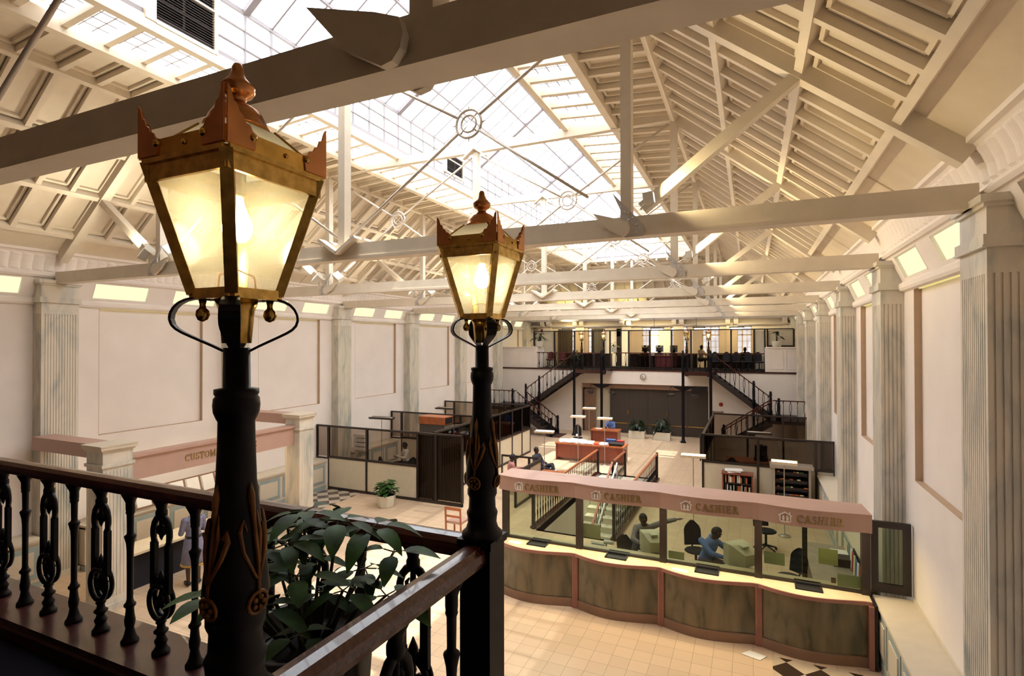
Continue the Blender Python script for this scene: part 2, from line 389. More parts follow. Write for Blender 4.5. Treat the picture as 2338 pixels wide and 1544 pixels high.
# ------------------------------------------------------------------ roof
EX,EZ,SL=2.0,7.05,.805
KX=-1.35; FX=-2.6; GX=-3.66
def rz(x): 
    if x>=KX: return EZ+SL*(EX-x)
    return rz(KX)+(KX-x)*.075
SP=.5625; YR0=T(-2)
ny=int((Y1-YR0)/SP)+1
nS=Vector((-SL,0,-1)).normalized()          # slope normal, into the hall
nF=Vector((-.075,0,-1)).normalized()
def seg(b,xa,xb,y,w,d,n):                    # rib between two x positions, hanging d below the boards
    b.bar(Vector((xa,y,rz(xa)))+n*d/2,Vector((xb,y,rz(xb)))+n*d/2,w,d,n)
def pur(b,x,w,d,n,ya=Y0,yb=Y1): b.bar(Vector((x,ya,rz(x)))+n*d/2,Vector((x,yb,rz(x)))+n*d/2,w,d,n)
def roof_side(mi):
    sd='left' if mi else 'right'
    b=MB()
    def sheet(xa,xb,n): b.ext([(xa,Y0,rz(xa)),(xb,Y0,rz(xb)),tuple(Vector((xb,Y0,rz(xb)))-n*.06),tuple(Vector((xa,Y0,rz(xa)))-n*.06)],(0,Y1-Y0,0))
    sheet(2.75,KX,nS); sheet(KX,FX,nF)
    PXs=[1.47,.585,-.317,KX]
    for x in PXs[:3]: pur(b,x,.10,.17,nS)
    pur(b,KX+.05,.10,.2,nS); pur(b,KX-.05,.10,.2,nF); pur(b,FX,.14,.24,nF); pur(b,GX,.12,.2,nF)
    for i in range(ny):
        y=YR0+i*SP
        if y<Y0: continue
        seg(b,1.47,KX,y,.085,.15,nS); seg(b,KX,FX,y,.085,.16,nF); seg(b,FX,GX,y,.09,.14,nF)
        # stepped moulding inside each coffer
        ya,yb=y+.085,y+SP-.085
        if yb>Y1: continue
        for xa,xb in zip(PXs[:-1],PXs[1:]):
            A,Bq=xa-.09,xb+.09
            for yy in (ya,yb): seg(b,A,Bq,yy,.045,.06,nS)
            for xx in (A,Bq): pur(b,xx,.045,.06,nS,ya,yb)
        A,Bq=KX-.12,FX+.12
        for yy in (ya,yb): seg(b,A,Bq,yy,.045,.06,nF)
        for xx in (A,Bq): pur(b,xx,.045,.06,nF,ya,yb)
        # little bracket on the knee line
        b.bar(Vector((KX+.1,y+SP/2,rz(KX+.1)))+nS*.1,Vector((KX-.1,y+SP/2,rz(KX-.1)))+nF*.1,.05,.05,(0,0,1))
    for k in range(-2,7):
        if T(k)<Y0: continue
        seg(b,2.0,1.4,T(k)-BAY/2,.03,.02,nS)
    if mi: b=b.mirrored(XC)
    struct(b.build('ceiling_'+sd,M['roof'],origin=(0,0,0)),'cream coffered timber roof slope on the %s side of the hall'%sd,'ceiling')
roof_side(False); roof_side(True)
# glazing: two strips of glazed coffers and the long roof lantern
LZ0=rz(GX); LZ1=LZ0+1.0; RZ=LZ1+1.55; LY0,LY1=4.2,30.2
def skylight():
    t=thing('window_1','long white glazed roof lantern along the ridge of the hall','skylight',(XC,LY0,LZ0),kind='structure')
    fr=MB()
    for s in (1,-1):
        x=lambda v: XC+s*(v-XC)
        for i in range(ny):
            y=YR0+i*SP
            if y<LY0 or y>LY1: continue
            fr.box(x(GX)-.018,x(GX)+.018,y-.018,y+.018,LZ0,LZ1)
            big=(i%8==0)
            fr.bar((x(GX),y,LZ1),(XC,y,RZ),.09 if big else .022,.12 if big else .03,(0,1,0))
        for z,h in ((LZ0+.05,.1),(LZ0+.36,.02),(LZ0+.68,.02),(LZ1,.07)): fr.box(x(GX)-.025,x(GX)+.025,LY0,LY1,z-h/2,z+h/2)
        for f in (.38,.72): fr.bar((x(GX)+(XC-x(GX))*f,LY0,LZ1+(RZ-LZ1)*f),(x(GX)+(XC-x(GX))*f,LY1,LZ1+(RZ-LZ1)*f),.05,.06)
    fr.box(XC-.06,XC+.06,LY0,LY1,RZ-.06,RZ+.06)
    for y in (LY0,LY1): 
        for i in range(9):
            xx=GX+(mir(GX)-GX)*i/8; fr.box(xx-.02,xx+.02,y-.02,y+.02,LZ0,LZ1+(RZ-LZ1)*(1-abs(xx-XC)/(GX-XC)))
        fr.box(mir(GX),GX,y-.03,y+.03,LZ0,LZ0+.1); fr.box(mir(GX),GX,y-.03,y+.03,LZ1-.03,LZ1+.03)
    fr.build('frame',M['gbar'],t)
    for s in (1,-1):
        x=lambda v: XC+s*(v-XC)
        g=MB(); g.quad((x(GX),LY0,LZ0),(x(GX),LY1,LZ0),(x(GX),LY1,LZ1),(x(GX),LY0,LZ1)); g.build('glazing',M['skyglass'],t)
        P=lambda f,y:(x(GX)+(XC-x(GX))*f,y,LZ1+(RZ-LZ1)*f)
        cl=[(6.2,11.3,0,1),(17.5,23.5,0,1)] if s<0 else [(6.2,10.3,.5,1),(17.8,23.5,.3,1)]  # frosted and clear bays invented to place the sun patches on the floor
        ys=[LY0]+[v for c in cl for v in c[:2]]+[LY1]
        for i in range(len(ys)-1):
            if i%2==0: pieces=[(0,1,'frost')]
            else:
                c=cl[i//2]; pieces=([(0,c[2],'frost')] if c[2]>0 else [])+[(c[2],c[3],'skyglass')]
            for f0,f1,mt in pieces:
                g=MB(); g.quad(P(f0,ys[i]),P(f0,ys[i+1]),P(f1,ys[i+1]),P(f1,ys[i])); g.build('glazing' if mt=='frost' else 'clear_glazing',M[mt],t)
    g=MB(); g.add([(mir(GX),LY1,LZ0),(GX,LY1,LZ0),(GX,LY1,LZ1),(XC,LY1,RZ),(mir(GX),LY1,LZ1)],[(0,1,2,3,4)]); g.build('glazing',M['skyglass'],t)
    for n,s in ((2,1),(3,-1)):
        x=lambda v: XC+s*(v-XC)
        t2=thing('window_%d'%n,'strip of small glazed coffers beside the roof lantern on its %s side'%('right' if s>0 else 'left'),'skylight',(x(-3.1),LY0,rz(-3.1)),kind='structure')
        for ya,yb,mt in ((LY0,24.3,'frost'),(24.3,25.9,'skyglass'),(25.9,LY1,'frost')):  # one clear bay added for a sun streak, the rest frosted against it
            g=MB(); g.quad((x(FX),ya,rz(FX)+.01),(x(FX),yb,rz(FX)+.01),(x(GX),yb,rz(GX)+.01),(x(GX),ya,rz(GX)+.01)); g.build('glazing',M[mt],t2)
        fr=MB()
        for f in (.2,.4,.6,.8):
            xx=FX+(GX-FX)*f; fr.box(x(xx)-.008,x(xx)+.008,LY0,LY1,rz(xx)+.0,rz(xx)+.02)
        for i in range(ny*3):
            y=YR0+i*SP/3
            if LY0<y<LY1: fr.bar((x(FX),y,rz(FX)+.012),(x(GX),y,rz(GX)+.012),.014,.02)
        fr.build('glazing_bars',M['gbar'],t2)
skylight()
# near end wall, far hip of the roof
b=MB(); b.box(WL-.3,WR+.3,Y0-.3,Y0,-.2,13); struct(b.build('wall_near',M['brownplinth'],origin=(0,0,0)),'unseen dark brown end wall behind the near balcony','wall')  # unseen wall, coloured dark to cut light bounced onto the near balcony
HY=31.2
b=MB(); b.box(mir(FX),FX,Y0,LY0,rz(GX)+.03,rz(GX)+.1); b.box(mir(GX)-.1,GX+.1,LY0-.08,LY0-.02,rz(GX)-.1,RZ+.1); struct(b.build('ceiling_near',M['roof'],origin=(0,0,0)),'cream boarded roof over the near balcony before the glazed lantern starts','ceiling')  # out of view, kept solid so less daylight reaches the near end
b=MB(); hs=.80; nH=Vector((0,-hs,-1)).normalized()
hz=lambda y: rz(KX)-(y-HY)*hs
b.ext([(WL,HY,hz(HY)),(WL,Y1+.2,hz(Y1+.2)),(WL,Y1+.2,hz(Y1+.2)+.08),(WL,HY,hz(HY)+.08)],(WR-WL,0,0))
for y in (HY,HY+1.1,HY+2.2,HY+3.0): b.bar(Vector((WL,y,hz(y)))+nH*.09,Vector((WR,y,hz(y)))+nH*.09,.1,.18,nH)
n=28
for i in range(n+1):
    x=WL+(WR-WL)*i/n; b.bar(Vector((x,HY,hz(HY)))+nH*.075,Vector((x,HY+3.0,hz(HY+3.0)))+nH*.075,.09,.15,nH)
b.box(mir(KX),KX,30.2,HY+.05,rz(GX)-.02,rz(GX)+.06)
b.box(mir(KX)-.3,KX+.3,HY-.06,HY+.06,rz(KX)-.2,rz(KX)+.2)
for i in range(17):
    x=mir(KX)+(KX-mir(KX))*i/16; b.box(x-.04,x+.04,30.2,HY,rz(KX)-.12,rz(KX)+.02)
struct(b.build('ceiling_far',M['roof'],origin=(0,0,0)),'cream coffered roof slope closing the far end of the hall','ceiling')
# louvre vents in the side of the roof lantern
def louvre(y0,y1,z0,z1,label):
    x=mir(GX)+.03
    t=thing('louvre_vent',label,'vent',(x,(y0+y1)/2,z0))
    b=MB(); b.box(x-.03,x+.05,y0-.16,y0,z0-.05,z1+.05); b.box(x-.03,x+.05,y1,y1+.06,z0-.05,z1+.05); b.box(x-.03,x+.05,y0,y1,z0-.06,z0); b.box(x-.03,x+.05,y0,y1,z1,z1+.06)
    b.box(x,x+.05,y0,y1,z0+(z1-z0)*.68,z0+(z1-z0)*.68+.03); b.build('frame',M['truss'],t)
    s=MB(); n=int((z1-z0)/.042)
    for i in range(n):
        z=z0+(i+.5)*(z1-z0)/n; s.bar((x+.012,y0,z),(x+.012,y1,z),.045,.006,(.6,0,1))
    s.build('slats',M['vent'],t); k=MB(); k.box(x-.028,x-.02,y0,y1,z0,z1); k.build('backing',M['black'],t)
louvre(5.10,6.05,9.93,10.86,'large dark louvre vent beside the roof lantern near the top left of the photo')
louvre(13.45,14.4,10.12,10.66,'small dark louvre vent in the roof lantern side, further down the hall')
# ------------------------------------------------------------------ roof trusses
TZ0,TZ1=6.40,6.65; PW=4.49
def truss(k,label):
    y=T(k); t=thing('roof_truss',label,'roof truss',(XC,y,TZ0),group='white roof trusses across the hall')
    m=lambda name,mb,mt='truss': mb.build(name,M[mt],t)
    b=MB(); b.box(WL+.3,WR-.3,y-.09,y+.09,TZ0+.03,TZ1); b.box(WL+.35,WR-.35,y-.11,y+.11,TZ0,TZ0+.05); m('tie_beam',b)
    topz=rz(GX)-.14
    b=MB(); b.box(mir(KX),KX,y-.07,y+.07,topz-.2,topz); m('top_chord',b)
    posts=(XC-PW,XC,XC+PW)
    for x in posts:
        b=MB(); b.box(x-.065,x+.065,y-.075,y+.075,TZ1-.02,topz-.2 if x==XC else topz+.02); m('post',b)
    for s in (1,-1):
        X=lambda v: XC+s*(v-XC)
        b=MB(); p=Vector((X(1.98),y,rz(1.98)-.12)); q=Vector((X(KX),y,rz(KX)-.14)); n=Vector((-s*SL,0,-1)).normalized()
        b.bar(p,q,.17,.24,n); m('principal_rafter',b)
        b=MB(); b.bar((X(-1.22),y,TZ1+.1),(X(.50),y,rz(.5)-.2),.13,.15,(0,1,0)); m('strut',b)
        # wedge shaped board and bolted plate at the foot of the outer post
        fx=X(XC+PW)
        for yy in (-.17,.11):
            ks=1.25 if k<0 else 1
            b=MB(); b.ext([(fx+s*(u*ks-(.12 if k<0 else 0)),y+yy,TZ0+.045+v*ks) for u,v in ((-.40,.27),(-.06,.165),(.05,.12),(.068,.06),(.055,.005),(.02,-.035),(-.03,-.045),(-.20,.05))],(0,.05,0)); m('node_board',b)
        b=MB(); b.ext([(fx+s*u,y-.13,TZ0+v) for u,v in ((.0,-.01),(.22,-.01),(.22,.136),(-.16,.56),(-.055,.33),(-.055,.12))],(0,.03,0))
        for dx,dz in ((.14,.04),(.14,.13),(.05,.2),(.10,.22),(-.0,.3),(.05,.28),(-.05,.37)): b.ball((fx+s*dx,y-.133,TZ0+dz),.014,6,4)
        if k>=0: m('bolt_plate',b,'steel')
        # crossed tie rods with a ring
        rx=(fx+XC)/2; rzz=(TZ1+topz)/2
        for (xa,za),(xb,zb) in (((fx-s*.5,TZ1+.32),(rx,rzz)),((XC+s*.12,TZ1+.12),(rx,rzz)),((fx-s*.1,topz-.25),(rx,rzz)),((XC+s*.12,topz-.3),(rx,rzz))):
            b=MB(); p=Vector((xa,y,za)); q=Vector((xb,y,zb)); b.tube([p,q+(p-q).normalized()*.20],.023,6); m('tie_rod',b,'rod')
        b=MB(); cir=lambda r:[(rx+r*math.cos(a*PI/12),y,rzz+r*math.sin(a*PI/12)) for a in range(24)]
        b.tube(cir(.20),.020,6,True); b.tube(cir(.12),.016,6,True)
        for a in range(8):
            c_,s_=math.cos(a*PI/4+PI/4*0),math.sin(a*PI/4)
            r0,r1=(.20,.27) if a%2==0 else (.02,.20)
            b.tube([(rx+c_*r0,y,rzz+s_*r0),(rx+c_*r1,y,rzz+s_*r1)],[.014,.004] if a%2==0 else [.004,.016],6)
        m('tie_ring',b,'rod')
    for s in (1,-1):
        for yy in (-.12,.12):
            b=MB(); b.bar((XC,y+yy,TZ0+.10),(XC+s*.36,y+yy,TZ0+.33),.05,.17,(0,1,0)); m('foot_brace',b)
        b=MB(); b.bar((XC,y-.10,topz-.12),(XC+s*.3,y-.10,topz-.34),.04,.13,(0,1,0)); m('head_brace',b)
TL={-1:'white roof truss crossing above the near lantern, cut by the photo edge',0:'white roof truss whose big bolted foot hangs above the further lantern',
 1:'white roof truss next beyond the one above the further lantern',2:'white roof truss third in line down the hall',3:'white roof truss fourth in line down the hall',
 4:'white roof truss second from the far balcony',5:'white roof truss nearest the far balcony'}
for k in range(-1,6): truss(k,TL[k])
# floodlights clipped on the outer truss feet
def flood(k,s,j,label):
    y=T(k); fx=XC+s*PW; o=Vector((fx+j*.34,y-.02,TZ1+.17))
    t=thing('floodlight',label,'floodlight',tuple(o),group='white floodlights on the roof trusses')
    b=MB(); d=Vector((j*.40,-.62,.52)).normalized()
    b.bar(o-d*.02,o+d*.13,.24,.17,(0,1,0),w2=.28,h2=.2); b.build('housing',M['potw'],t)
    b=MB(); b.bar(o+d*.131,o+d*.136,.24,.17,(0,1,0)); b.build('lens',M['emis_flood'],t)
    b=MB(); b.tube([o,o+Vector((0,0,-.16)),o+Vector((-j*.1,0,-.16))],.014,6); b.build('bracket',M['potw'],t)
M['emis_flood']=emat('lit_floodlight_lens',(1,.95,.88),1.3)
def flood_right(k,label):
    y=T(k)-.20; fx=XC+PW; o=Vector((fx+.30,y,TZ1+.17)); t=thing('floodlight',label,'floodlight',tuple(o),group='white floodlights on the roof trusses')
    b=MB(); d=Vector((1,0,.12)).normalized(); b.bar(o-d*.06,o+d*.06,.10,.13,(0,0,1)); b.build('housing',M['potw'],t)
    b=MB(); b.bar(o+d*.061,o+d*.066,.085,.11,(0,0,1)); b.build('lens',M['emis_flood'],t)
    b=MB(); b.tube([o,o+Vector((-.1,.02,-.12))],.012,6); b.build('bracket',M['potw'],t)
for k in range(0,6):
    flood_right(k,'small white floodlight behind the right foot of the %s truss beyond the lanterns'%ORD[k])
    for j in (1,-1): flood(k,-1,j,'white floodlight on the left foot of the %s truss beyond the lanterns, facing %s'%(ORD[k],'the wall' if j<0 else 'the ridge'))
# ------------------------------------------------------------------ near balcony
b=MB(); b.box(WL,-.93,Y0,1.79,2.95,3.27); b.box(-.93,WR,Y0,.35,2.95,3.27)
struct(b.build('floor_near_balcony',M['carpet'],origin=(0,0,0)),'dark carpeted floor of the near balcony','floor')
b=MB(); b.box(WL,-.85,1.79,2.12,2.90,3.37); b.box(WL,-.85,1.77,1.80,3.2,3.33); b.box(-1.12,-.85,.35,1.79,2.9,3.30)
struct(b.build('trim_5',M['mahog'],origin=(0,0,0)),'mahogany kerb under the near balcony railing','trim')

def leaf(b,o,d,l,w,droop=.35,up=(0,0,1),fold=.12,n=6):
    o=Vector(o); d=Vector(d).normalized(); sd=d.cross(Vector(up))
    if sd.length<1e-3: sd=d.cross(Vector((1,0,0)))
    sd.normalize(); nn=sd.cross(d).normalized(); rows=[]
    for i in range(n+1):
        t=i/n; wd=w*.5*max(.02,math.sin(PI*min(1,t**.8))**.8); p=o+d*l*t-Vector((0,0,1))*droop*l*t*t
        rows.append([p-sd*wd+nn*fold*wd,p-nn*fold*wd*.3,p+sd*wd+nn*fold*wd])
    b.strip(rows)

def post_profile():
    return [(.082,4.318),(.082,4.34),(.066,4.355),(.058,4.38),(.060,4.405),(.063,4.42),(.055,4.435),(.053,4.48),(.060,4.495),(.060,4.51),(.056,4.52),(.064,4.535),(.067,4.56),(.064,4.60),(.056,4.66),(.047,4.74),(.041,4.80),(.038,4.88),(.037,4.93),(.040,4.935),(.046,4.95),(.0475,4.965),(.046,4.98),(.042,4.985),(.045,4.99),(.045,5.0),(.028,5.003),(.027,5.09)]
def lantern_post(name,label,X,Y,zf):
    t=thing(name,label,'street lamp',(X,Y,zf),group='black lamp posts with glazed lanterns')
    b=MB(); b.box(X-.066,X+.066,Y-.066,Y+.066,zf,4.32); b.box(X-.078,X+.078,Y-.078,Y+.078,zf,zf+.12); b.box(X-.075,X+.075,Y-.075,Y+.075,4.295,4.325); b.build('post_base',M['iron'],t)
    b=MB(); b.lathe(post_profile(),X,Y,20); ps=b.build('post',M['iron'],t)
    # gilded sprigs on the belly of the post
    pf=post_profile()
    def rad(z):
        for (r0,z0),(r1,z1) in zip(pf[:-1],pf[1:]):
            if z0<=z<=z1 and z1>z0: return r0+(r1-r0)*(z-z0)/(z1-z0)
        return .05
    for a0 in (0,PI/2,PI,3*PI/2):
        g=MB()
        def pt(da,z,o=.004): r=rad(z)+o; return (X+r*math.cos(a0+da),Y+r*math.sin(a0+da),z)
        g.tube([pt(0,4.56),pt(.05,4.64),pt(.02,4.72),pt(-.03,4.775),pt(0,4.80)],[.0035,.005,.0045,.008,.001],6)
        g.tube([pt(.05,4.60),pt(.42,4.65),pt(.62,4.685),pt(.55,4.705),pt(.45,4.69)],[.0035,.0055,.0065,.006,.005],6)
        g.tube([pt(-.05,4.60),pt(-.45,4.66),pt(-.55,4.70),pt(-.42,4.725),pt(-.3,4.70)],[.003,.0045,.005,.0045,.002],6)
        g.tube([pt(.1,4.63),pt(.25,4.69),pt(.2,4.74)],[.003,.005,.001],6)
        rr=[]
        for i in range(12):
            c_=2*PI*i/12; rr.append(pt(.34*math.cos(c_),4.548+.024*math.sin(c_)))
        g.tube(rr,.004,6,True)
        for i in range(5):
            c_=2*PI*i/5; g.ball(pt(.17*math.cos(c_),4.548+.012*math.sin(c_)),.006,6,4)
        g.build('gilded_sprig',M['gold'],ps)
    # four strap scrolls carrying the lantern
    for a in (PI/4,3*PI/4,5*PI/4,7*PI/4):
        g=MB(); ca,sa=math.cos(a),math.sin(a)
        prof=[(.05,5.194),(.066,5.196),(.082,5.196),(.096,5.192),(.108,5.185),(.117,5.175),(.1225,5.163),(.124,5.151),(.1205,5.139),(.113,5.130),(.102,5.1225),(.086,5.114),(.066,5.104),(.046,5.094),(.026,5.083)]
        rows=[]
        for i,(r,z) in enumerate(prof):
            w=.009+.011*math.sin(PI*i/(len(prof)-1)); p=Vector((X+r*ca,Y+r*sa,z)); sd=Vector((-sa,ca,0))
            rows.append((p,sd,w))
        for i in range(len(rows)-1):
            p,sd,w=rows[i]; q,_,w2=rows[i+1]; g.bar(p,q,w*2,.005,p.cross(Vector((0,0,1))) if False else Vector((-sa,ca,0)).cross(q-p),w2*2)
        g.build('strap_scroll',M['iron'],t)
        g=MB(); g.lathe([(.009,5.196),(.006,5.182),(.007,5.176),(.013,5.170),(.0145,5.160),(.010,5.150),(.002,5.146)],X+.066*ca,Y+.066*sa,10); g.build('knob',M['bronze'],t)
    # lantern
    h0,h1=.060,.120; zb,zt=5.205,5.475
    bn=lambda h,z:[(X-h,Y-h,z),(X+h,Y-h,z),(X+h,Y+h,z),(X-h,Y+h,z)]
    B0,B1=bn(h0,zb),bn(h1,zt)
    g=MB()
    for i in range(4): g.bar(B0[i],B1[i],.024,.020,(X-B0[i][0],Y-B0[i][1],0))
    for i in range(4):
        j=(i+1)%4; g.bar(B0[i],B0[j],.016,.022)
        p,q=Vector(B1[i]),Vector(B1[j]); c=Vector((X,Y,zt-.018)); g.bar(p-Vector((0,0,.020)),q-Vector((0,0,.020)),.008,.040)
        g.bar(p,q,.020,.010)
    g.box(X-.058,X+.058,Y-.058,Y+.058,5.196,5.204); g.lathe([(.03,5.10),(.036,5.17),(.045,5.196)],X,Y,12)
    lf=g.build('lantern',M['bronze'],t)
    for i in range(4):
        j=(i+1)%4; g=MB(); c=Vector((X,Y,0))
        f=lambda P,k:Vector((X+(P[0]-X)*k,Y+(P[1]-Y)*k,P[2]))
        g.quad(f(B0[i],.97),f(B0[j],.97),f(B1[j],.97),f(B1[i],.97)); g.build('glass_pane',M['lglass'],lf)
    # brass gallery with stepped corner crestings
    hg=.128; G=bn(hg,5.480)
    for i in range(4):
        j=(i+1)%4; g=MB(); p,q=Vector(G[i]),Vector(G[j]); d=(q-p).normalized(); out=Vector((p.x+q.x-2*X,p.y+q.y-2*Y,0)).normalized(); p=p-out*.002;q=q-out*.002; Ln=(q-p).length
        g.ext([p+d*a+Vector((0,0,h)) for a,h in ((0,0),(Ln,0),(Ln,.034),(0,.034))],out*.004)
        for cs,q0,dd in ((0,p,d),(1,q,-d)):
            st=[(0,.002),(.062,.002),(.066,.034),(.056,.038),(.050,.048),(.040,.050),(.034,.062),(.026,.066),(.021,.080),(.013,.084),(.007,.104),(0,.112)]
            k=MB(); k.ext([q0+dd*a+Vector((0,0,h))+out*.004 for a,h in st],out*.003); k.build('corner_cresting',M['copper'],lf)
        for a in (.058,Ln-.058): g.ball(p+d*a+Vector((0,0,.026))+out*.004,.009,8,5)
        g.ball(p+d*Ln*.55+Vector((0,0,.017))+out*.004,.006,6,4)
        g.build('gallery',M['brass'],lf)
    g=MB(); k0=.118; k1=.052
    for i in range(4):
        j=(i+1)%4; a,c=bn(k0,5.500),bn(k1,5.572); g.quad(a[i],a[j],c[j],c[i])
    g.build('roof_glass',M['opal'],lf)
    g=MB(); a,c=bn(k0,5.500),bn(k1,5.572)
    for i in range(4): g.tube([a[i],c[i]],.004,6)
    g.build('roof_rib',M['brass'],lf)
    g=MB(); g.lathe([(.068,5.570),(.068,5.574),(.062,5.578),(.058,5.592),(.047,5.610),(.030,5.621),(.019,5.626),(.017,5.633),(.020,5.640),(.031,5.646),(.036,5.655),(.034,5.660),(.036,5.663),(.026,5.674),(.017,5.684),(.0125,5.696),(.012,5.706),(.008,5.714),(.001,5.717)],X,Y,20); g.build('finial',M['copper'],lf)
    g=MB(); g.lathe([(.012,5.50),(.012,5.455),(.019,5.452),(.019,5.428),(.023,5.426),(.023,5.420),(.016,5.418)],X,Y,14); g.build('bulb_holder',M['brass'],lf)
    g=MB(); g.lathe([(.012,5.419),(.014,5.405),(.020,5.388),(.028,5.370),(.031,5.352),(.028,5.336),(.018,5.324),(.001,5.320)],X,Y,16); g.build('bulb',M['bulb'],lf)
    g=MB(); g.tube([(X-.035,Y-.02,5.21),(X-.03,Y-.02,5.25),(X,Y,5.262),(X+.03,Y+.02,5.245),(X+.035,Y+.02,5.21)],.0025,6); g.build('wire_loop',M['copper'],lf)
    l=bpy.data.lights.new('bulb_light','POINT'); l.energy=20; l.color=(1,.66,.32); l.shadow_soft_size=.03
    lo=bpy.data.objects.new('bulb_light',l); lo.location=(0,0,5.36-zf); lo.parent=t; COL.objects.link(lo)
    return t
m,nt,bs,o_=newmat('opal_roof_glass'); nt.nodes.remove(bs)
a_=nt.nodes.new('ShaderNodeBsdfTranslucent'); a_.inputs[0].default_value=(.95,.88,.72,1); d_=nt.nodes.new('ShaderNodeBsdfDiffuse'); d_.inputs[0].default_value=(.9,.86,.76,1)
x_=nt.nodes.new('ShaderNodeMixShader'); L(nt,a_.outputs[0],x_.inputs[1]); L(nt,d_.outputs[0],x_.inputs[2]); L(nt,x_.outputs[0],o_.inputs[0]); M['opal']=m
LAMP1=(-1.03,.828); LAMP2=(-.994,1.93)
lantern_post('lamp_post','black cast iron lamp post with big glowing lantern nearest the camera',*LAMP1,3.27)
lantern_post('lamp_post','black lamp post with smaller glowing lantern at the corner where the two wooden rails meet',*LAMP2,3.30)

def baluster_plain(zb,zt,X,Y):
    b=MB(); H=zt-zb
    b.lathe([(r,zb+h*H) for r,h in ((.046,0),(.046,.015),(.036,.03),(.028,.06),(.022,.10),(.027,.12),(.029,.15),(.024,.18),(.021,.22),(.022,.235),(.031,.245),(.031,.258),(.022,.268),(.0165,.29),(.0165,.46),(.018,.62),(.021,.665),(.028,.70),(.031,.712),(.030,.72),(.020,.728),(.017,.74),(.0185,.86),(.024,.875),(.022,.885),(.024,.90),(.024,.94),(.028,.955),(.040,.985),(.046,1))],X,Y,14)
    return b
def baluster_ornate(zb,zt,X,Y,ux,uy):
    b=MB(); H=zt-zb; D=Vector((ux,uy,0)); N=Vector((-uy,ux,0)); O=Vector((X,Y,zb))
    P=lambda a,h,n=0: O+D*a+Vector((0,0,h*H))+N*n
    b.lathe([(r,zb+h*H) for r,h in ((.046,0),(.046,.018),(.036,.03),(.026,.055),(.032,.075),(.034,.085),(.024,.105),(.022,.125),(.036,.14),(.037,.15),(.022,.165),(.020,.19),(.028,.205),(.020,.225),(.026,.235))],X,Y,14)
    c=.335; rx,rz_=.080,.092/H
    for n_ in (-.016,.016): b.tube([P(rx*math.cos(a*PI/12),c+rz_*math.sin(a*PI/12),n_) for a in range(24)],.0135,8,True)
    for a in range(5):
        q=PI/2+a*2*PI/5; cs,sn=math.cos(q),math.sin(q)/H
        b.tube([P(.012*cs,c+.012*sn),P(.032*cs,c+.032*sn),P(.050*cs,c+.050*sn),P(.070*cs,c+.072*sn)],[.010,.017,.013,.008],6)
    b.ball(P(0,c),.020,10,6)
    b.tube([P(0,.425),P(0,.455),P(0,.49),P(0,.54)],[.018,.027,.020,.003],8)
    for s in (1,-1):
        b.tube([P(s*.015,.43),P(s*.034,.45),P(s*.042,.475),P(s*.036,.49)],[.012,.013,.010,.006],6)
        b.bar(P(s*.062,.40),P(s*.062,.715),.024,.040,D); b.ball(P(s*.062,.72),.018,8,5)
        b.tube([P(s*.064,.725),P(s*.069,.765),P(s*.068,.80),P(s*.056,.845),P(s*.034,.875),P(s*.010,.89)],[.015,.017,.017,.018,.019,.018],8)
        b.tube([P(s*.012,.765),P(s*.030,.785),P(s*.034,.81),P(s*.020,.83)],[.005,.010,.009,.005],6)
    b.tube([P(0,.735),P(0,.76),P(0,.80),P(0,.875)],[.003,.012,.015,.012],8)
    b.lathe([(r,zb+h*H) for r,h in ((.020,.875),(.030,.895),(.030,.925),(.024,.94),(.030,.965),(.046,1.0))],X,Y,12)
    return b
# long railing
t=thing('balcony_railing','long mahogany handrail on black iron balusters running left from the further lamp post','railing',(-7.3,1.95,3.37))
b=MB(); pr=[(-.045,4.235),(.045,4.235),(.050,4.255),(.048,4.285),(.03,4.305),(0,4.31),(-.03,4.305),(-.048,4.285),(-.050,4.255)]
b.ext([(-13.8,1.95+a,z) for a,z in pr],(12.74,0,0)); b.box(-13.8,-1.06,1.925,1.975,4.222,4.236); b.build('handrail',M['mahogx'],t)
x=-1.34; i=0
while x>-13.6:
    if i%2==0: baluster_ornate(3.37,4.225,x,1.95,1,0).build('ornate_baluster',M['iron'],t)
    else: baluster_plain(3.37,4.225,x,1.95).build('plain_baluster',M['iron'],t)
    x-=.28; i+=1
# short return railing between the two lamp posts
t=thing('return_railing','short mahogany handrail on iron balusters joining the two lamp posts','railing',(-1.01,1.38,3.30))
b=MB(); A=Vector((-1.03,.88,0)); Bq=Vector((-.995,1.87,0)); d=Bq-A; sd=Vector((d.y,-d.x,0)).normalized()
b.ext([A+sd*a+Vector((0,0,z)) for a,z in pr],d); b.build('handrail',M['mahogx'],t)
for yy,kind in ((1.70,0),(1.38,1),(1.10,0)):
    xx=-1.03+.035*(yy-.88)
    (baluster_ornate(3.30,4.235,xx,yy,0,1) if kind else baluster_plain(3.30,4.235,xx,yy)).build('ornate_baluster' if kind else 'plain_baluster',M['iron'],t)
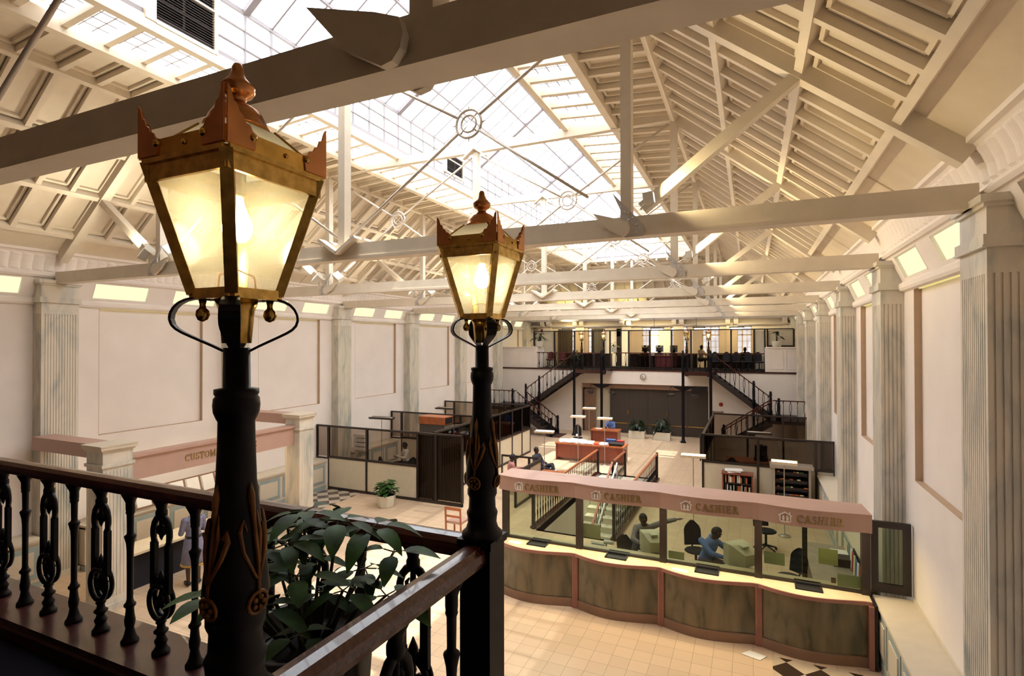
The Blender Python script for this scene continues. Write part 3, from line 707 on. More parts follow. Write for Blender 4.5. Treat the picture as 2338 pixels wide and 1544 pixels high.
# potted umbrella plant in the corner
PXY=(-1.44,1.45)
t=thing('potted_plant','broad-leaved green plant in a big dark pot between the two lamp posts','potted plant',(*PXY,3.27))
b=MB(); b.lathe([(.14,3.27),(.15,3.30),(.19,3.6),(.215,3.9),(.225,4.05),(.235,4.06),(.235,4.09),(.21,4.09),(.205,4.04)],*PXY,24); b.build('pot',M['potd'],t)
b=MB(); b.lathe([(.206,4.03),(.1,4.045),(.01,4.05)],*PXY,20); b.build('soil',M['soil'],t)
rnd=random.Random(5); stems=MB(); leaves=MB()
spots=[(-.02,.0,4.50),(.10,.04,4.47),(-.12,.02,4.42),(.02,-.12,4.43),(.20,.10,4.44),(-.2,-.05,4.34),(.1,-.15,4.35),(.28,.12,4.36),(-.05,.12,4.40),(-.14,-.18,4.28),(.2,-.05,4.28),(0,-.2,4.25),(.3,.05,4.24),(-.24,.08,4.26),(.12,.16,4.26),(-.02,.03,4.32),(-.3,-.12,4.2),(.05,.02,4.22),(.16,-.2,4.2)]
for i,(dx,dy,z) in enumerate(spots):
    o=Vector((PXY[0]+dx,PXY[1]+dy,z)); r0=Vector((PXY[0]+dx*.3,PXY[1]+dy*.3,4.04))
    stems.tube([r0,r0*.5+o*.5+Vector((dx*.1,dy*.1,.03)),o],[.009,.006,.005],6)
    n=rnd.choice((4,5,6)); a0=rnd.random()*6
    for j in range(n):
        a=a0+2*PI*j/n+rnd.uniform(-.2,.2); el=rnd.uniform(-.15,.25); d=Vector((math.cos(a)*math.cos(el),math.sin(a)*math.cos(el),math.sin(el)))
        l=rnd.uniform(.10,.15); pe=o+d*rnd.uniform(.03,.05); stems.tube([o,pe],.0025,5)
        leaf(leaves,pe,d,l,l*rnd.uniform(.42,.56),rnd.uniform(.25,.6))
stems.build('stems',M['stem'],t); leaves.build('leaves',M['leaff'],t)
# ------------------------------------------------------------------ far end: wall, balcony, stairs
BZ=3.60
M['redcloth0']=mat('dark_red_cloth',(.10,.012,.012),.8)
WINX=[(-11.75,-10.75),(-9.9,-8.9),(-6.36,-5.3),(-4.6,-3.6),(-2.74,-1.75),(-1.0,.02)]
b=MB(); xs=[WL-.3]
for a,c in WINX: xs+=[a,c]
xs.append(WR+.3)
for i in range(0,len(xs),2): b.box(xs[i],xs[i+1],34.5,34.8,0,7.2)
for a,c in WINX: b.box(a,c,34.5,34.8,0,4.42); b.box(a,c,34.5,34.8,6.07,7.2)
struct(b.build('wall_far',M['wall'],origin=(0,0,0)),'cream end wall with a row of tall windows above the far balcony','wall')
for i,(a,c) in enumerate(WINX):
    t=thing('window_%d'%(i+4),'white small-paned window behind the far balcony, %s from the left wall'%ORD[i],'window',((a+c)/2,34.6,4.42),kind='structure')
    fr=MB()
    for x in (a+.03,c-.03,(a+c)/2): fr.box(x-.03,x+.03,34.6,34.68,4.42,6.07)
    for x in (a+(c-a)*.25,a+(c-a)*.75): fr.box(x-.012,x+.012,34.62,34.66,4.42,6.07)
    for z in (4.45,5.55,6.04): fr.box(a,c,34.6,34.68,z-.035,z+.035)
    for z in (4.82,5.18,5.8): fr.box(a,c,34.62,34.66,z-.012,z+.012)
    fr.build('frame',M['truss'],t); g=MB(); g.quad((a,34.64,4.42),(c,34.64,4.42),(c,34.64,6.07),(a,34.64,6.07)); g.build('pane',M['wglass'],t)
# cornice with brackets across the far wall
b=MB(); pr=[(34.5,6.12),(34.1,6.16),(34.05,6.22),(34.5,6.24)]; b.ext([(WL,y,z) for y,z in pr],(WR-WL,0,0))
pr=[(34.5,6.5),(33.95,6.5),(33.9,6.62),(34.5,6.66)]; b.ext([(WL,y,z) for y,z in pr],(WR-WL,0,0)); b.box(WL,WR,33.98,34.5,6.66,7.1)
for x in (-12.7,-10.4,-7.3,-4.1,-1.05,1.95):
    for dx in (-.22,.22): b.ext([(x+dx-.13,33.9,6.5),(x+dx-.13,33.86,6.36),(x+dx-.13,34.0,6.2),(x+dx-.13,34.4,6.15),(x+dx-.13,34.4,6.5)],(.26,0,0))
    b.box(x-.3,x+.3,34.3,34.5,3.6,6.5)
struct(b.build('trim_6',M['wall'],origin=(0,0,0)),'cream bracketed cornice over the windows of the far wall','trim')
# balcony slab, its plaster front and the wall below with a wide opening
b=MB(); b.box(WL-.3,WR+.3,30.0,34.5,3.36,BZ-.02)
for a,c in ((-8.98,-7.2),(-3.2,-1.82)): b.box(a,c,28.55,30.0,3.44,BZ-.02)
struct(b.build('floor_far_balcony',M['carpet'],origin=(0,0,0)),'dark floor of the far balcony with two stair head landings','floor')
b=MB(); b.box(WL,-8.98,29.98,30.2,0,3.53); b.box(-2.08,WR,29.98,30.2,0,3.53); b.box(-8.98,-2.08,29.98,30.2,2.78,3.53)
for a,c in ((WL,-11.8),(.69,WR)):
    b.box(a,c,29.98,30.15,BZ,4.84); b.box(a,c,29.93,30.2,4.80,4.86)
    xx=c if a<-10 else a; b.box(xx-.06,xx+.06,30.0,31.2,BZ,4.84)
    for x0,x1 in ((a+.12,(a+c)/2-.06),((a+c)/2+.06,c-.12)):
        for q in ((x0,x0+.03,3.75,4.68),(x1-.03,x1,3.75,4.68),(x0,x1,3.75,3.78),(x0,x1,4.65,4.68)): b.box(q[0],q[1],29.965,29.985,q[2],q[3])
b.box(WL,-8.98,29.95,29.98,.95,1.0)
struct(b.build('wall_far_balcony',M['wall'],origin=(0,0,0)),'cream plaster front below the far balcony with white end parapets','wall')
b=MB()
for a,c in ((WL,-8.98),(-7.2,-3.2),(-1.82,WR)): b.box(a,c,29.94,30.02,3.52,BZ+.01)
for a,c in ((-8.98,-7.2),(-3.2,-1.82)):
    b.box(a-.02,c+.02,28.5,28.58,3.42,BZ+.02); b.box(a-.03,a+.03,28.5,30,3.42,BZ+.02); b.box(c-.03,c+.03,28.5,30,3.42,BZ+.02)
struct(b.build('trim_7',M['mahog'],origin=(0,0,0)),'dark wooden edge strip along the far balcony','trim')
b=MB(); b.box(-9.2,-1.9,30.6,30.7,0,3.4); struct(b.build('wall_back_office',M['panelw'],origin=(0,0,0)),'pale wall seen through the gap beside the brown folding panels','wall')
b=MB(); b.box(-8.98,-2.08,30.2,30.5,2.50,2.80); struct(b.build('trim_8',M['brownplinth'],origin=(0,0,0)),'brown bulkhead over the folding panels','trim')
# folding panels
t=thing('folding_partition','brown folding partition of five tall panels under the far balcony','partition',(-4.8,30.4,0))
w=(7.42-2.12)/5
for i in range(5):
    x0=-7.42+i*w; b=MB(); b.box(x0+.015,x0+w-.015,30.36,30.42,.03,2.5); b.box(x0+w-.03,x0+w+.03,30.34,30.44,0,2.5); pn=b.build('panel',M['blind'],t)
    b=MB(); b.box(x0+.02,x0+w-.02,30.35,30.36,.52,.56); b.build('rail_strip',M['bronze'],pn)
    if i in (1,3):
        b=MB(); b.box(x0-.03,x0+.02,30.31,30.345,1.02,1.28); b.build('handle',M['brass'],pn)
t=thing('open_door','tall brown door standing open beside the folding partition under the balcony','door',(-8.55,30.3,0))
b=MB(); b.bar((-8.9,30.3,1.22),(-8.25,30.32,1.22),.05,2.4); b.build('leaf',M['brownplinth'],t); b=MB(); b.box(-8.97,-8.9,30.25,30.4,0,2.78); b.build('jamb',M['dwood'],t)

def slim_col(name,label,X,Y,z1):
    t=thing(name,label,'column',(X,Y,0),group='slim black columns of the far balcony')
    b=MB(); b.lathe([(.14,0),(.14,.05),(.09,.1),(.075,.2),(.07,z1-.3),(.085,z1-.25),(.085,z1-.15),(.07,z1-.12),(.075,z1-.02),(.05,z1+.03),(.06,z1+.09),(.02,z1+.15)],X,Y,12); b.build('shaft',M['iron'],t); return t
CX=(-8.96,-7.42,-3.19,-1.87)
for x,l in zip(CX,('slim black column at the left end of the far balcony landings','slim black column with hanging baskets left of the wall clock','slim black column with hanging baskets right of the wall clock','slim black column at the right end of the far balcony landings')):
    t=slim_col('column',l,x,28.5,4.55)
    if x in (CX[1],CX[2]):
        b=MB()
        for s in (1,-1):
            b.ext([(x+s*.06,28.47,2.62),(x+s*.5,28.47,2.82),(x+s*.62,28.47,2.83),(x+s*.62,28.47,2.86),(x+s*.06,28.47,2.86)],(0,.06,0))
        b.build('bracket_arms',M['iron'],t)
for i,(x,l) in enumerate(((-8.02,'left of the left'),(-6.83,'right of the left'),(-3.79,'left of the right'),(-2.6,'right of the right'))):
    t=thing('hanging_basket','dark hanging basket on the arm %s black column with brackets'%l,'basket',(x,28.5,2.36),group='hanging baskets on the columns')
    b=MB(); b.lathe([(.03,2.30),(.1,2.33),(.17,2.40),(.19,2.46),(.17,2.46),(.1,2.42)],x,28.5,12); b.build('bowl',M['potd'],t)
    b=MB()
    for a in range(3): b.tube([(x+.18*math.cos(a*2.09),28.5+.18*math.sin(a*2.09),2.46),(x,28.5,2.84)],.006,4)
    b.build('chains',M['iron'],t)
# small black railings (balconies, stairs): handrail, balusters
def rail_far(t,p,q,H=.92,step=.27,orn0=1,hw=.05):
    p=Vector(p); q=Vector(q); n=max(2,int((q-p).length/step)); up=Vector((0,0,1))
    b=MB(); b.bar(p+up*H,q+up*H,hw,.05); b.build('handrail',M['mahogx'],t)
    dh=Vector((q.x-p.x,q.y-p.y,0)).normalized()
    for i in range(n):
        c=p.lerp(q,(i+.5)/n); b=MB(); P=lambda a,h:c+dh*a+up*(h*H)
        if (i+orn0)%2:
            b.tube([P(0,0),P(0,.15)],[.03,.016],6); b.tube([P(0,.12),P(0,.18),P(0,.30),P(0,.40),P(0,.46)],[.012,.045,.085,.05,.012],6,flat=.35)
            for s in (1,-1): b.tube([P(s*.03,.42),P(s*.042,.55),P(s*.042,.75),P(s*.03,.85),P(0,.90)],.012,5)
            b.tube([P(0,.88),P(0,1)],[.02,.03],6); b.build('ornate_baluster',M['iron'],t)
        else:
            b.tube([P(0,0),P(0,.1),P(0,.85),P(0,1)],[.028,.013,.012,.035],6); b.build('plain_baluster',M['iron'],t)
def newel(t,X,Y,z0,h):
    b=MB(); b.lathe([(.085,z0),(.085,z0+h*.25),(.06,z0+h*.3),(.07,z0+h*.6),(.055,z0+h*.8),(.075,z0+h*.88),(.05,z0+h*.92),(.065,z0+h*.96),(.015,z0+h)],X,Y,10); b.build('newel',M['iron'],t)
for l,p,q in (('black balustrade of the far balcony left of the left stair head',(-11.75,30.0,BZ),(-9.0,30.0,BZ)),('black balustrade across the left stair head landing of the far balcony',(-8.9,28.55,BZ),(-7.25,28.55,BZ)),
  ('long central black balustrade of the far balcony above the wall clock',(-7.1,30.0,BZ),(-3.3,30.0,BZ)),('black balustrade across the right stair head landing of the far balcony',(-3.1,28.55,BZ),(-1.95,28.55,BZ)),
  ('black balustrade of the far balcony right of the right stair head',(-1.75,30.0,BZ),(.6,30.0,BZ))):
    t=thing('balustrade',l,'railing',p,group='black balustrades of the far balcony'); rail_far(t,p,q)
def stair(s,label):
    """two flights: X measured outwards from the stair head"""
    x0=-8.98 if s<0 else -1.82; X=lambda d:x0+s*d
    wx=WL if s<0 else WR
    dl=2.95 if s<0 else 2.65
    t=thing('staircase',label,'staircase',(X(2),28.6,0))
    n=11; zl=1.50
    b=MB()
    for i in range(n):
        xa,xb=X(dl*i/n),X(dl*(i+1)/n+.03); z=BZ-(i+1)*(BZ-zl)/n
        b.box(xa,xb,28.7,29.9,z-.05,z); b.box(X(dl*i/n)-.012,X(dl*i/n)+.012,28.7,29.9,z-.05,z+(BZ-zl)/n)
    b.build('upper_flight',M['tread'],t)
    b=MB(); b.bar((X(0),28.68,BZ-.16),(X(dl),28.68,zl-.10),.05,.24); b.bar((X(0),29.9,BZ-.16),(X(dl),29.9,zl-.10),.05,.24); b.build('string_board',M['tread'],t)
    b=MB(); b.box(X(dl-.02),wx,27.4,29.9,zl-.16,zl); b.build('landing',M['tread'],t)
    m=8; l2=2.0 if s<0 else 2.1
    b=MB()
    for i in range(m):
        xa,xb=X(dl-l2*i/m),X(dl-l2*(i+1)/m-.03); z=zl-(i+1)*zl/m*0.94
        b.box(xa,xb,27.4,28.55,z-.05,z); b.box(xa-.012,xa+.012,27.4,28.55,z-.05,z+zl/m)
    b.build('lower_flight',M['tread'],t)
    b=MB(); b.bar((X(dl),27.38,zl-.14),(X(dl-l2),27.38,.06),.05,.24); b.bar((X(dl),28.57,zl-.14),(X(dl-l2),28.57,.06),.05,.24); b.build('string_board',M['tread'],t)
    b=MB(); b.box(X(dl-l2-.5),X(dl-l2),27.3,28.65,0,.02); b.build('foot_mat',M['mat_red'],t)
    newel(t,X(dl),28.68,zl,1.25); newel(t,X(dl*.72),28.68,zl+.45,1.28); newel(t,X(dl+.3),27.45,zl,1.05)
    newel(t,X(dl-l2),27.42,0,1.05); newel(t,X(dl-l2),28.52,0,1.05)
    b=MB(); b.box(X(dl*.72)-.05,X(dl*.72)+.05,28.6,28.7,0,zl+.5); b.build('support_post',M['iron'],t)
    rail_far(t,(X(.1),28.68,BZ-.05),(X(dl),28.68,zl+.02)); rail_far(t,(X(dl+.05),27.45,zl),(wx,27.45,zl))
    rail_far(t,(X(dl),27.42,zl),(X(dl-l2),27.42,.05),H=.85); rail_far(t,(X(dl),28.52,zl),(X(dl-l2),28.52,.05),H=.85)
stair(-1,'dark double flight staircase at the left of the far balcony'); stair(1,'dark double flight staircase at the right of the far balcony')
# far lamp posts: copies of the near one
src=bpy.data.objects['lamp_post']
for x,l in ((-8.6,'leftmost of the four far balcony lamp posts with glowing lanterns'),(-7.36,'far balcony lamp post with glowing lantern, second from the left'),(-3.03,'unlit looking far balcony lamp post, third from the left'),(-1.98,'far balcony lamp post with glowing lantern, rightmost of four')):
    d=dup(src,(x,28.75,BZ-.23),0,l,'lamp posts of the far balcony')
    if x==-3.03:
        for c in list(d.children_recursive):
            if c.type=='LIGHT': bpy.data.objects.remove(c)
            elif c.name.startswith('bulb') and 'holder' not in c.name: c.data=c.data.copy(); c.data.materials[0]=M['opal']
# glazed office screen on the balcony
t=thing('glass_screen','dark framed glazed office screen along the far balcony','glass screen',(-5.2,31.2,BZ))
b=MB(); b.box(-12.4,2.0,31.16,31.24,5.77,5.83); b.box(-11.05,.65,31.16,31.24,BZ,BZ+.08); b.build('rails',M['dwood'],t)
for x in (-12.4,-11.05,-9.77,-8.6,-7.6,-6.5,-5.3,-4.1,-3.05,-1.0,.13,.65,.76,2.0):
    b=MB(); z0=4.9 if x in (-12.4,2.0,.76) else BZ; b.box(x-.045,x+.045,31.15,31.25,z0,5.8); b.build('post',M['dwood'],t)
b=MB(); b.box(-12.35,-11.1,31.18,31.22,BZ,4.9); b.box(-12.35,-11.1,31.24,31.26,4.9,5.75); b.build('solid_panel',M['panelw'],t)
b=MB(); b.box(.8,1.96,31.24,31.26,4.9,5.75); b.box(.13,.65,31.18,31.22,BZ,5.75); b.build('solid_panel',M['panelw'],t)
b=MB(); b.box(.72,2.04,31.13,31.2,4.86,4.95); b.build('sill',M['dwood'],t)
for x0,x1 in ((-11.0,-9.8),(-9.7,-8.65),(-6.45,-5.35),(-4.05,-3.1),(-2.98,-1.05),(-.95,.1)):
    g=MB(); g.quad((x0,31.2,BZ+.08),(x1,31.2,BZ+.08),(x1,31.2,5.77),(x0,31.2,5.77)); g.build('pane',M['dglass'],t)
for i,(x0,x1) in enumerate(((-11.9,-10.9),(-9.6,-8.7))):
    b=MB(); rows=[]; n=24
    for z in (3.7,6.0): rows.append([(x0+(x1-x0)*j/n,34.3+.04*math.sin(j*2.1),z) for j in range(n+1)])
    b.strip(rows); tag(b.build('curtain',M['blindd']),('striped curtain at the leftmost far window','striped curtain at the second far window from the left')[i],'curtain')
t=thing('balcony_door','dark door with a glazed upper half on the far balcony','door',(-7.5,34.4,BZ))
b=MB(); b.box(-7.95,-7.05,34.38,34.46,BZ,4.75); b.box(-7.95,-7.72,34.38,34.46,4.7,6.0); b.box(-7.28,-7.05,34.38,34.46,4.7,6.0); b.box(-7.95,-7.05,34.38,34.46,5.5,6.0); b.build('leaf',M['dwood'],t)
b=MB(); b.box(-7.72,-7.28,34.40,34.42,4.75,5.5); b.build('glazed_panel',M['blindd'],t)
def pot_plant(name,label,X,Y,Z,pr,ph,leafs,ll,lw,mt='leaf',pm='potw',sides=16,spread=.6,hgt=.35,seed=1,square=None,droop=.5):
    t=thing(name,label,'potted plant',(X,Y,Z)); b=MB(); r=random.Random(seed)
    if square:
        a,c=square; b.box(X-a,X+a,Y-c,Y+c,Z,Z+ph); b.build('planter',M[pm],t); s=MB(); s.box(X-a+.03,X+a-.03,Y-c+.03,Y+c-.03,Z+ph-.02,Z+ph+.004); s.build('soil',M['soil'],t)
    else:
        b.lathe([(pr*.8,Z),(pr*.85,Z+.02),(pr,Z+ph*.9),(pr,Z+ph),(pr*.9,Z+ph),(pr*.88,Z+ph-.03)],X,Y,sides,smooth=sides>9); b.build('planter',M[pm],t)
        s=MB(); s.lathe([(pr*.88,Z+ph-.03),(.01,Z+ph-.02)],X,Y,sides); s.build('soil',M['soil'],t)
    lv=MB(); st=MB()
    for i in range(leafs):
        a=r.random()*2*PI; el=r.uniform(.1,1.3); rad=spread*math.cos(el)*r.uniform(.3,1); h=hgt*math.sin(el)*r.uniform(.5,1)+.05
        sx=(square[0]/pr) if square else 1
        o=Vector((X+rad*math.cos(a)*.6*sx,Y+rad*math.sin(a)*.6,Z+ph+h)); st.tube([(X+rad*math.cos(a)*.15*sx,Y+rad*math.sin(a)*.15,Z+ph-.02),o],.008,4)
        leaf(lv,o,(math.cos(a),math.sin(a),r.uniform(-.2,.5)),ll*r.uniform(.7,1.2),lw*r.uniform(.8,1.2),droop)
    st.build('stems',M['stem'],t); lv.build('leaves',M[mt],t); return t
pot_plant('potted_plant','broad leaved plant in a white pot on the left parapet of the far balcony',-11.75,30.35,4.86,.24,.34,14,.5,.14,'leafd',spread=.35,hgt=.5,seed=3,droop=.6)
pot_plant('potted_plant','sparse plant in a pale pot before the framed panel right of the far balcony',1.18,30.6,4.86,.24,.30,9,.38,.16,'leafd',spread=.3,hgt=.55,seed=8,droop=.4)
pot_plant('potted_plant','small plant in a pale pot by the door of the far balcony',-7.3,30.9,BZ+.95,.16,.28,10,.3,.07,'leafd',spread=.3,hgt=.4,seed=9)
for i,(x,l) in enumerate(((-5.6,'left of two cream trough planters with trailing dark plants under the balcony'),(-4.3,'right of two cream trough planters with trailing dark plants under the balcony'))):
    pot_plant('trough_planter',l,x,28.95,0,.3,.40,46,.32,.14,'leafd','potw',square=(.42,.2),spread=.5,hgt=.7,seed=20+i,droop=.9)
# odds and ends on the far walls
def clock(label,X,Y,Z,r):
    t=thing('wall_clock',label,'clock',(X,Y,Z-r)); b=MB(); b.tube([(X,Y-.05,Z),(X,Y,Z)],r,24); b.build('dial',M['emblem'],t)
    b=MB(); b.tube([(X+r*math.cos(a*PI/12),Y-.05,Z+r*math.sin(a*PI/12)) for a in range(24)],.02,6,True); b.build('rim',M['lampmetal'],t)
    b=MB(); b.bar((X,Y-.06,Z),(X-.02,Y-.06,Z+r*.75),.02,.01); b.bar((X,Y-.06,Z),(X-.09,Y-.06,Z+.05),.024,.01)
    for a in range(12): c_,s_=math.cos(a*PI/6),math.sin(a*PI/6); b.bar((X+c_*r*.75,Y-.055,Z+s_*r*.75),(X+c_*r*.9,Y-.055,Z+s_*r*.9),.012,.008)
    b.build('hands',M['black'],t)
clock('round white wall clock below the far balcony',-5.46,29.97,3.22,.15)
b=MB(); b.box(-2.95,-2.15,30.12,30.19,2.44,2.74); b.box(-2.9,-2.2,30.11,30.12,2.48,2.70); tag(b.build('notice_board',M['black']),'black board high on the brown bulkhead beside the right column','board')
def disc(name,label,cat,X,Y,Z,r,m):
    b=MB(); b.tube([(X,Y-.04,Z),(X,Y,Z)],[r,r],16); b.tube([(X,Y-.06,Z),(X,Y-.04,Z)],[r*.55,r*.6],16); return tag(b.build(name,M[m]),label,cat)
disc('alarm_bell','round red alarm bell under the right far staircase','bell',-1.47,29.97,1.87,.1,'red')
b=MB(); b.box(-1.85,-1.38,29.93,29.975,1.40,1.49); b.box(-1.88,-1.8,29.925,29.975,1.385,1.505); b.box(-1.43,-1.35,29.925,29.975,1.385,1.505); tag(b.build('name_plate',M['brownplinth']),'small dark plate on the wall below the red alarm bell','plate')
disc('alarm_bell','round red alarm bell high at the left end of the far balcony','bell',-13.1,34.47,6.0-.1,.12,'red')
b=MB(); b.box(-13.75,-13.45,34.42,34.5,5.75,6.1); b.box(-13.72,-13.48,34.41,34.42,5.78,6.07); tag(b.build('alarm_box',M['lampmetal']),'grey panel beside the red bell high at the left of the far balcony','panel')
disc('call_point','small red call point low at the left end of the far balcony','alarm',-13.1,34.47,5.15,.06,'red')
# ceiling tubes and furniture of the balcony office
for i,(x,w) in enumerate(((-5.1,.6),(-2.75,.5),(-.75,.6))):
    t=thing('ceiling_tube','glowing strip lamp hung over the far balcony, %s from the left'%ORD[i],'light',(x,32.6,5.9),group='strip lamps over the far balcony')
    b=MB(); b.box(x-w/2-.1,x+w/2+.1,32.55,32.65,5.93,5.99); b.tube([(x-w*.3,32.6,5.99),(x-w*.3,32.6,7.6)],.012,5); b.build('housing',M['dwood'],t)
    b=MB(); b.tube([(x-w/2,32.6,5.90),(x+w/2,32.6,5.90)],.045,8); b.build('tube',M['fluor'],t)
t=thing('office_desk','red fronted desk on the far balcony behind the railing','desk',(-4.5,31.9,BZ))
b=MB(); b.box(-6.0,-3.5,31.6,32.4,BZ+.72,BZ+.77); b.build('top',M['redwood'],t); b=MB(); b.box(-5.1,-3.9,31.65,31.7,BZ+.1,BZ+.70); b.build('front_panel',M['redcloth0'],t)
b=MB(); b.box(-5.95,-5.2,31.65,32.3,BZ,BZ+.72); b.build('drawer_pedestal',M['dwood'],t)
def monitor(name,label,X,Y,Z,rz=0,m='black',s=1.0,base=True):
    t=thing(name,label,'monitor',(X,Y,Z)); R=Matrix.Rotation(rz,3,'Z')
    def tr(mb): 
        mb.v=[tuple(R@Vector((p[0]*s,p[1]*s,p[2]*s))+Vector((X,Y,Z))) for p in mb.v]; return mb
    b=MB(); z0=.17 if base else .05
    A=[(-.19,-.02),(.19,-.02)]
    f=lambda y,w,z0_,z1_:[(-w,y,z0_),(w,y,z0_),(w,y,z1_),(-w,y,z1_)]
    secs=[f(-.17,.185,z0,z0+.34),f(-.04,.19,z0,z0+.345),f(.02,.18,z0+.01,z0+.34),f(.20,.12,z0+.05,z0+.26),f(.24,.10,z0+.06,z0+.24)]
    vs=[p for q in secs for p in q]; fs=[(3,2,1,0)[::-1]]
    for i in range(4):
        for k in range(4): fs.append((i*4+k,i*4+(k+1)%4,i*4+4+(k+1)%4,i*4+4+k))
    fs.append((19,18,17,16)); b.add(vs,fs); b.box(-.06,.06,.03,.15,z0+.32,z0+.345); cs=tr(b).build('casing',M[m],t)
    b=MB(); b.box(-.15,.15,-.178,-.171,z0+.05,z0+.30); tr(b).build('screen',M['black'],cs)
    b=MB()
    if base: b.box(-.21,.21,-.2,.2,0,.12); b.lathe([(.14,.12),(.14,.14),(.08,.145),(.08,.175)],0,0,14)
    else: b.lathe([(.13,0),(.13,.02),(.06,.03),(.06,.06)],0,0,14)
    tr(b).build('stand' if not base else 'system_unit',M[m],t); return t
for i,(x,l) in enumerate(((-5.7,'leftmost dark monitor on the far balcony desk'),(-4.9,'middle dark monitor on the far balcony desk'),(-4.1,'rightmost dark monitor on the far balcony desk'))): monitor('computer_monitor',l,x,32.0,BZ+.77,PI,'black',1.1)
def chair(name,label,X,Y,Z=0,rz=0,m='dark',high=1.0,group=None):
    t=thing(name,label,'chair',(X,Y,Z),group=group); R=Matrix.Rotation(rz,3,'Z')
    def tr(mb): mb.v=[tuple(R@Vector(p)+Vector((X,Y,Z))) for p in mb.v]; return mb
    b=MB(); b.ball((0,0,.47),.25,14,8,(1,.95,.2)); tr(b).build('seat',M[m],t)
    b=MB(); rows=[]
    for o in (0,.05):
        for i in range(9):
            h=i/8; w=.22*(1 if h<.6 else math.cos((h-.6)/.4*1.35))
            rows.append([(w*math.sin(a),.22+o+.05*(1-math.cos(a))*-1+.06*h,.52+h*.48*high) for a in (-1,-.6,-.2,.2,.6,1)])
    b.strip(rows[:9]); b.strip([r[::-1] for r in rows[9:]])
    k=[(rows[i][0],rows[i+9][0]) for i in range(9)]+[(rows[8][j],rows[17][j]) for j in range(6)]+[(rows[8-i][5],rows[17-i][5]) for i in range(9)]
    b.strip([[p,q] for p,q in k]); tr(b).build('backrest',M[m],t)
    b=MB(); b.tube([(0,0,.12),(0,0,.44)],.03,8); b.tube([(0,.15,.44),(0,.26,.46),(0,.28,.62)],.02,6)
    for a in range(5): b.tube([(0,0,.13),(.26*math.cos(a*1.257),.26*math.sin(a*1.257),.06)],[.025,.018],6); b.ball((.26*math.cos(a*1.257),.26*math.sin(a*1.257),.032),.03,8,6)
    tr(b).build('swivel_base',M['black'],t); return t
for i,x in enumerate((-1.75,-1.22,-.69,-.16,.36)):
    chair('office_chair','dark chair in the row behind the right far balustrade, %s from the left'%ORD[i],x,30.62,BZ,0 if i%2 else .2,group='row of dark chairs on the far balcony')

# dark cupboards and clutter of the balcony office, and the street front beyond the windows
for i,(a,c,l) in enumerate(((-10.9,-8.0,'left'),(-6.9,-2.9,'middle'),(-2.2,.1,'right'))):
    t=thing('low_cupboard','long low dark cupboard on the far balcony, the %s one of three'%l,'cupboard',((a+c)/2,33.2,BZ)); b=MB(); b.box(a,c,33.0,33.4,BZ,BZ+.78); b.build('carcass',M['dwood'],t); b=MB(); b.box(a-.03,c+.03,32.97,33.42,BZ+.78,BZ+.82); b.build('top',M['mahog'],t)
for i,x in enumerate((-11.2,-10.4)): chair('lounge_chair','dark red chair behind the balustrade at the left of the far balcony, %s of two'%('left' if i==0 else 'right'),x,30.7,BZ,.3*i,'redcloth0',.9)
pot_plant('potted_plant','dark bushy plant behind the left far balustrade',-9.5,30.6,BZ,.2,.35,40,.3,.12,'leafd','potd',spread=.5,hgt=.75,seed=44)
b=MB(); b.box(-18,8,42,43,-2,7.4)
for i in range(24):
    x=-17+i*1.05; b.box(x,x+.5,41.9,42,4.2,5.3); b.box(x,x+.5,41.9,42,5.9,6.9)
struct(b.build('exterior_building',M['facade'],origin=(0,0,0)),'grey street front seen through the far windows','building')
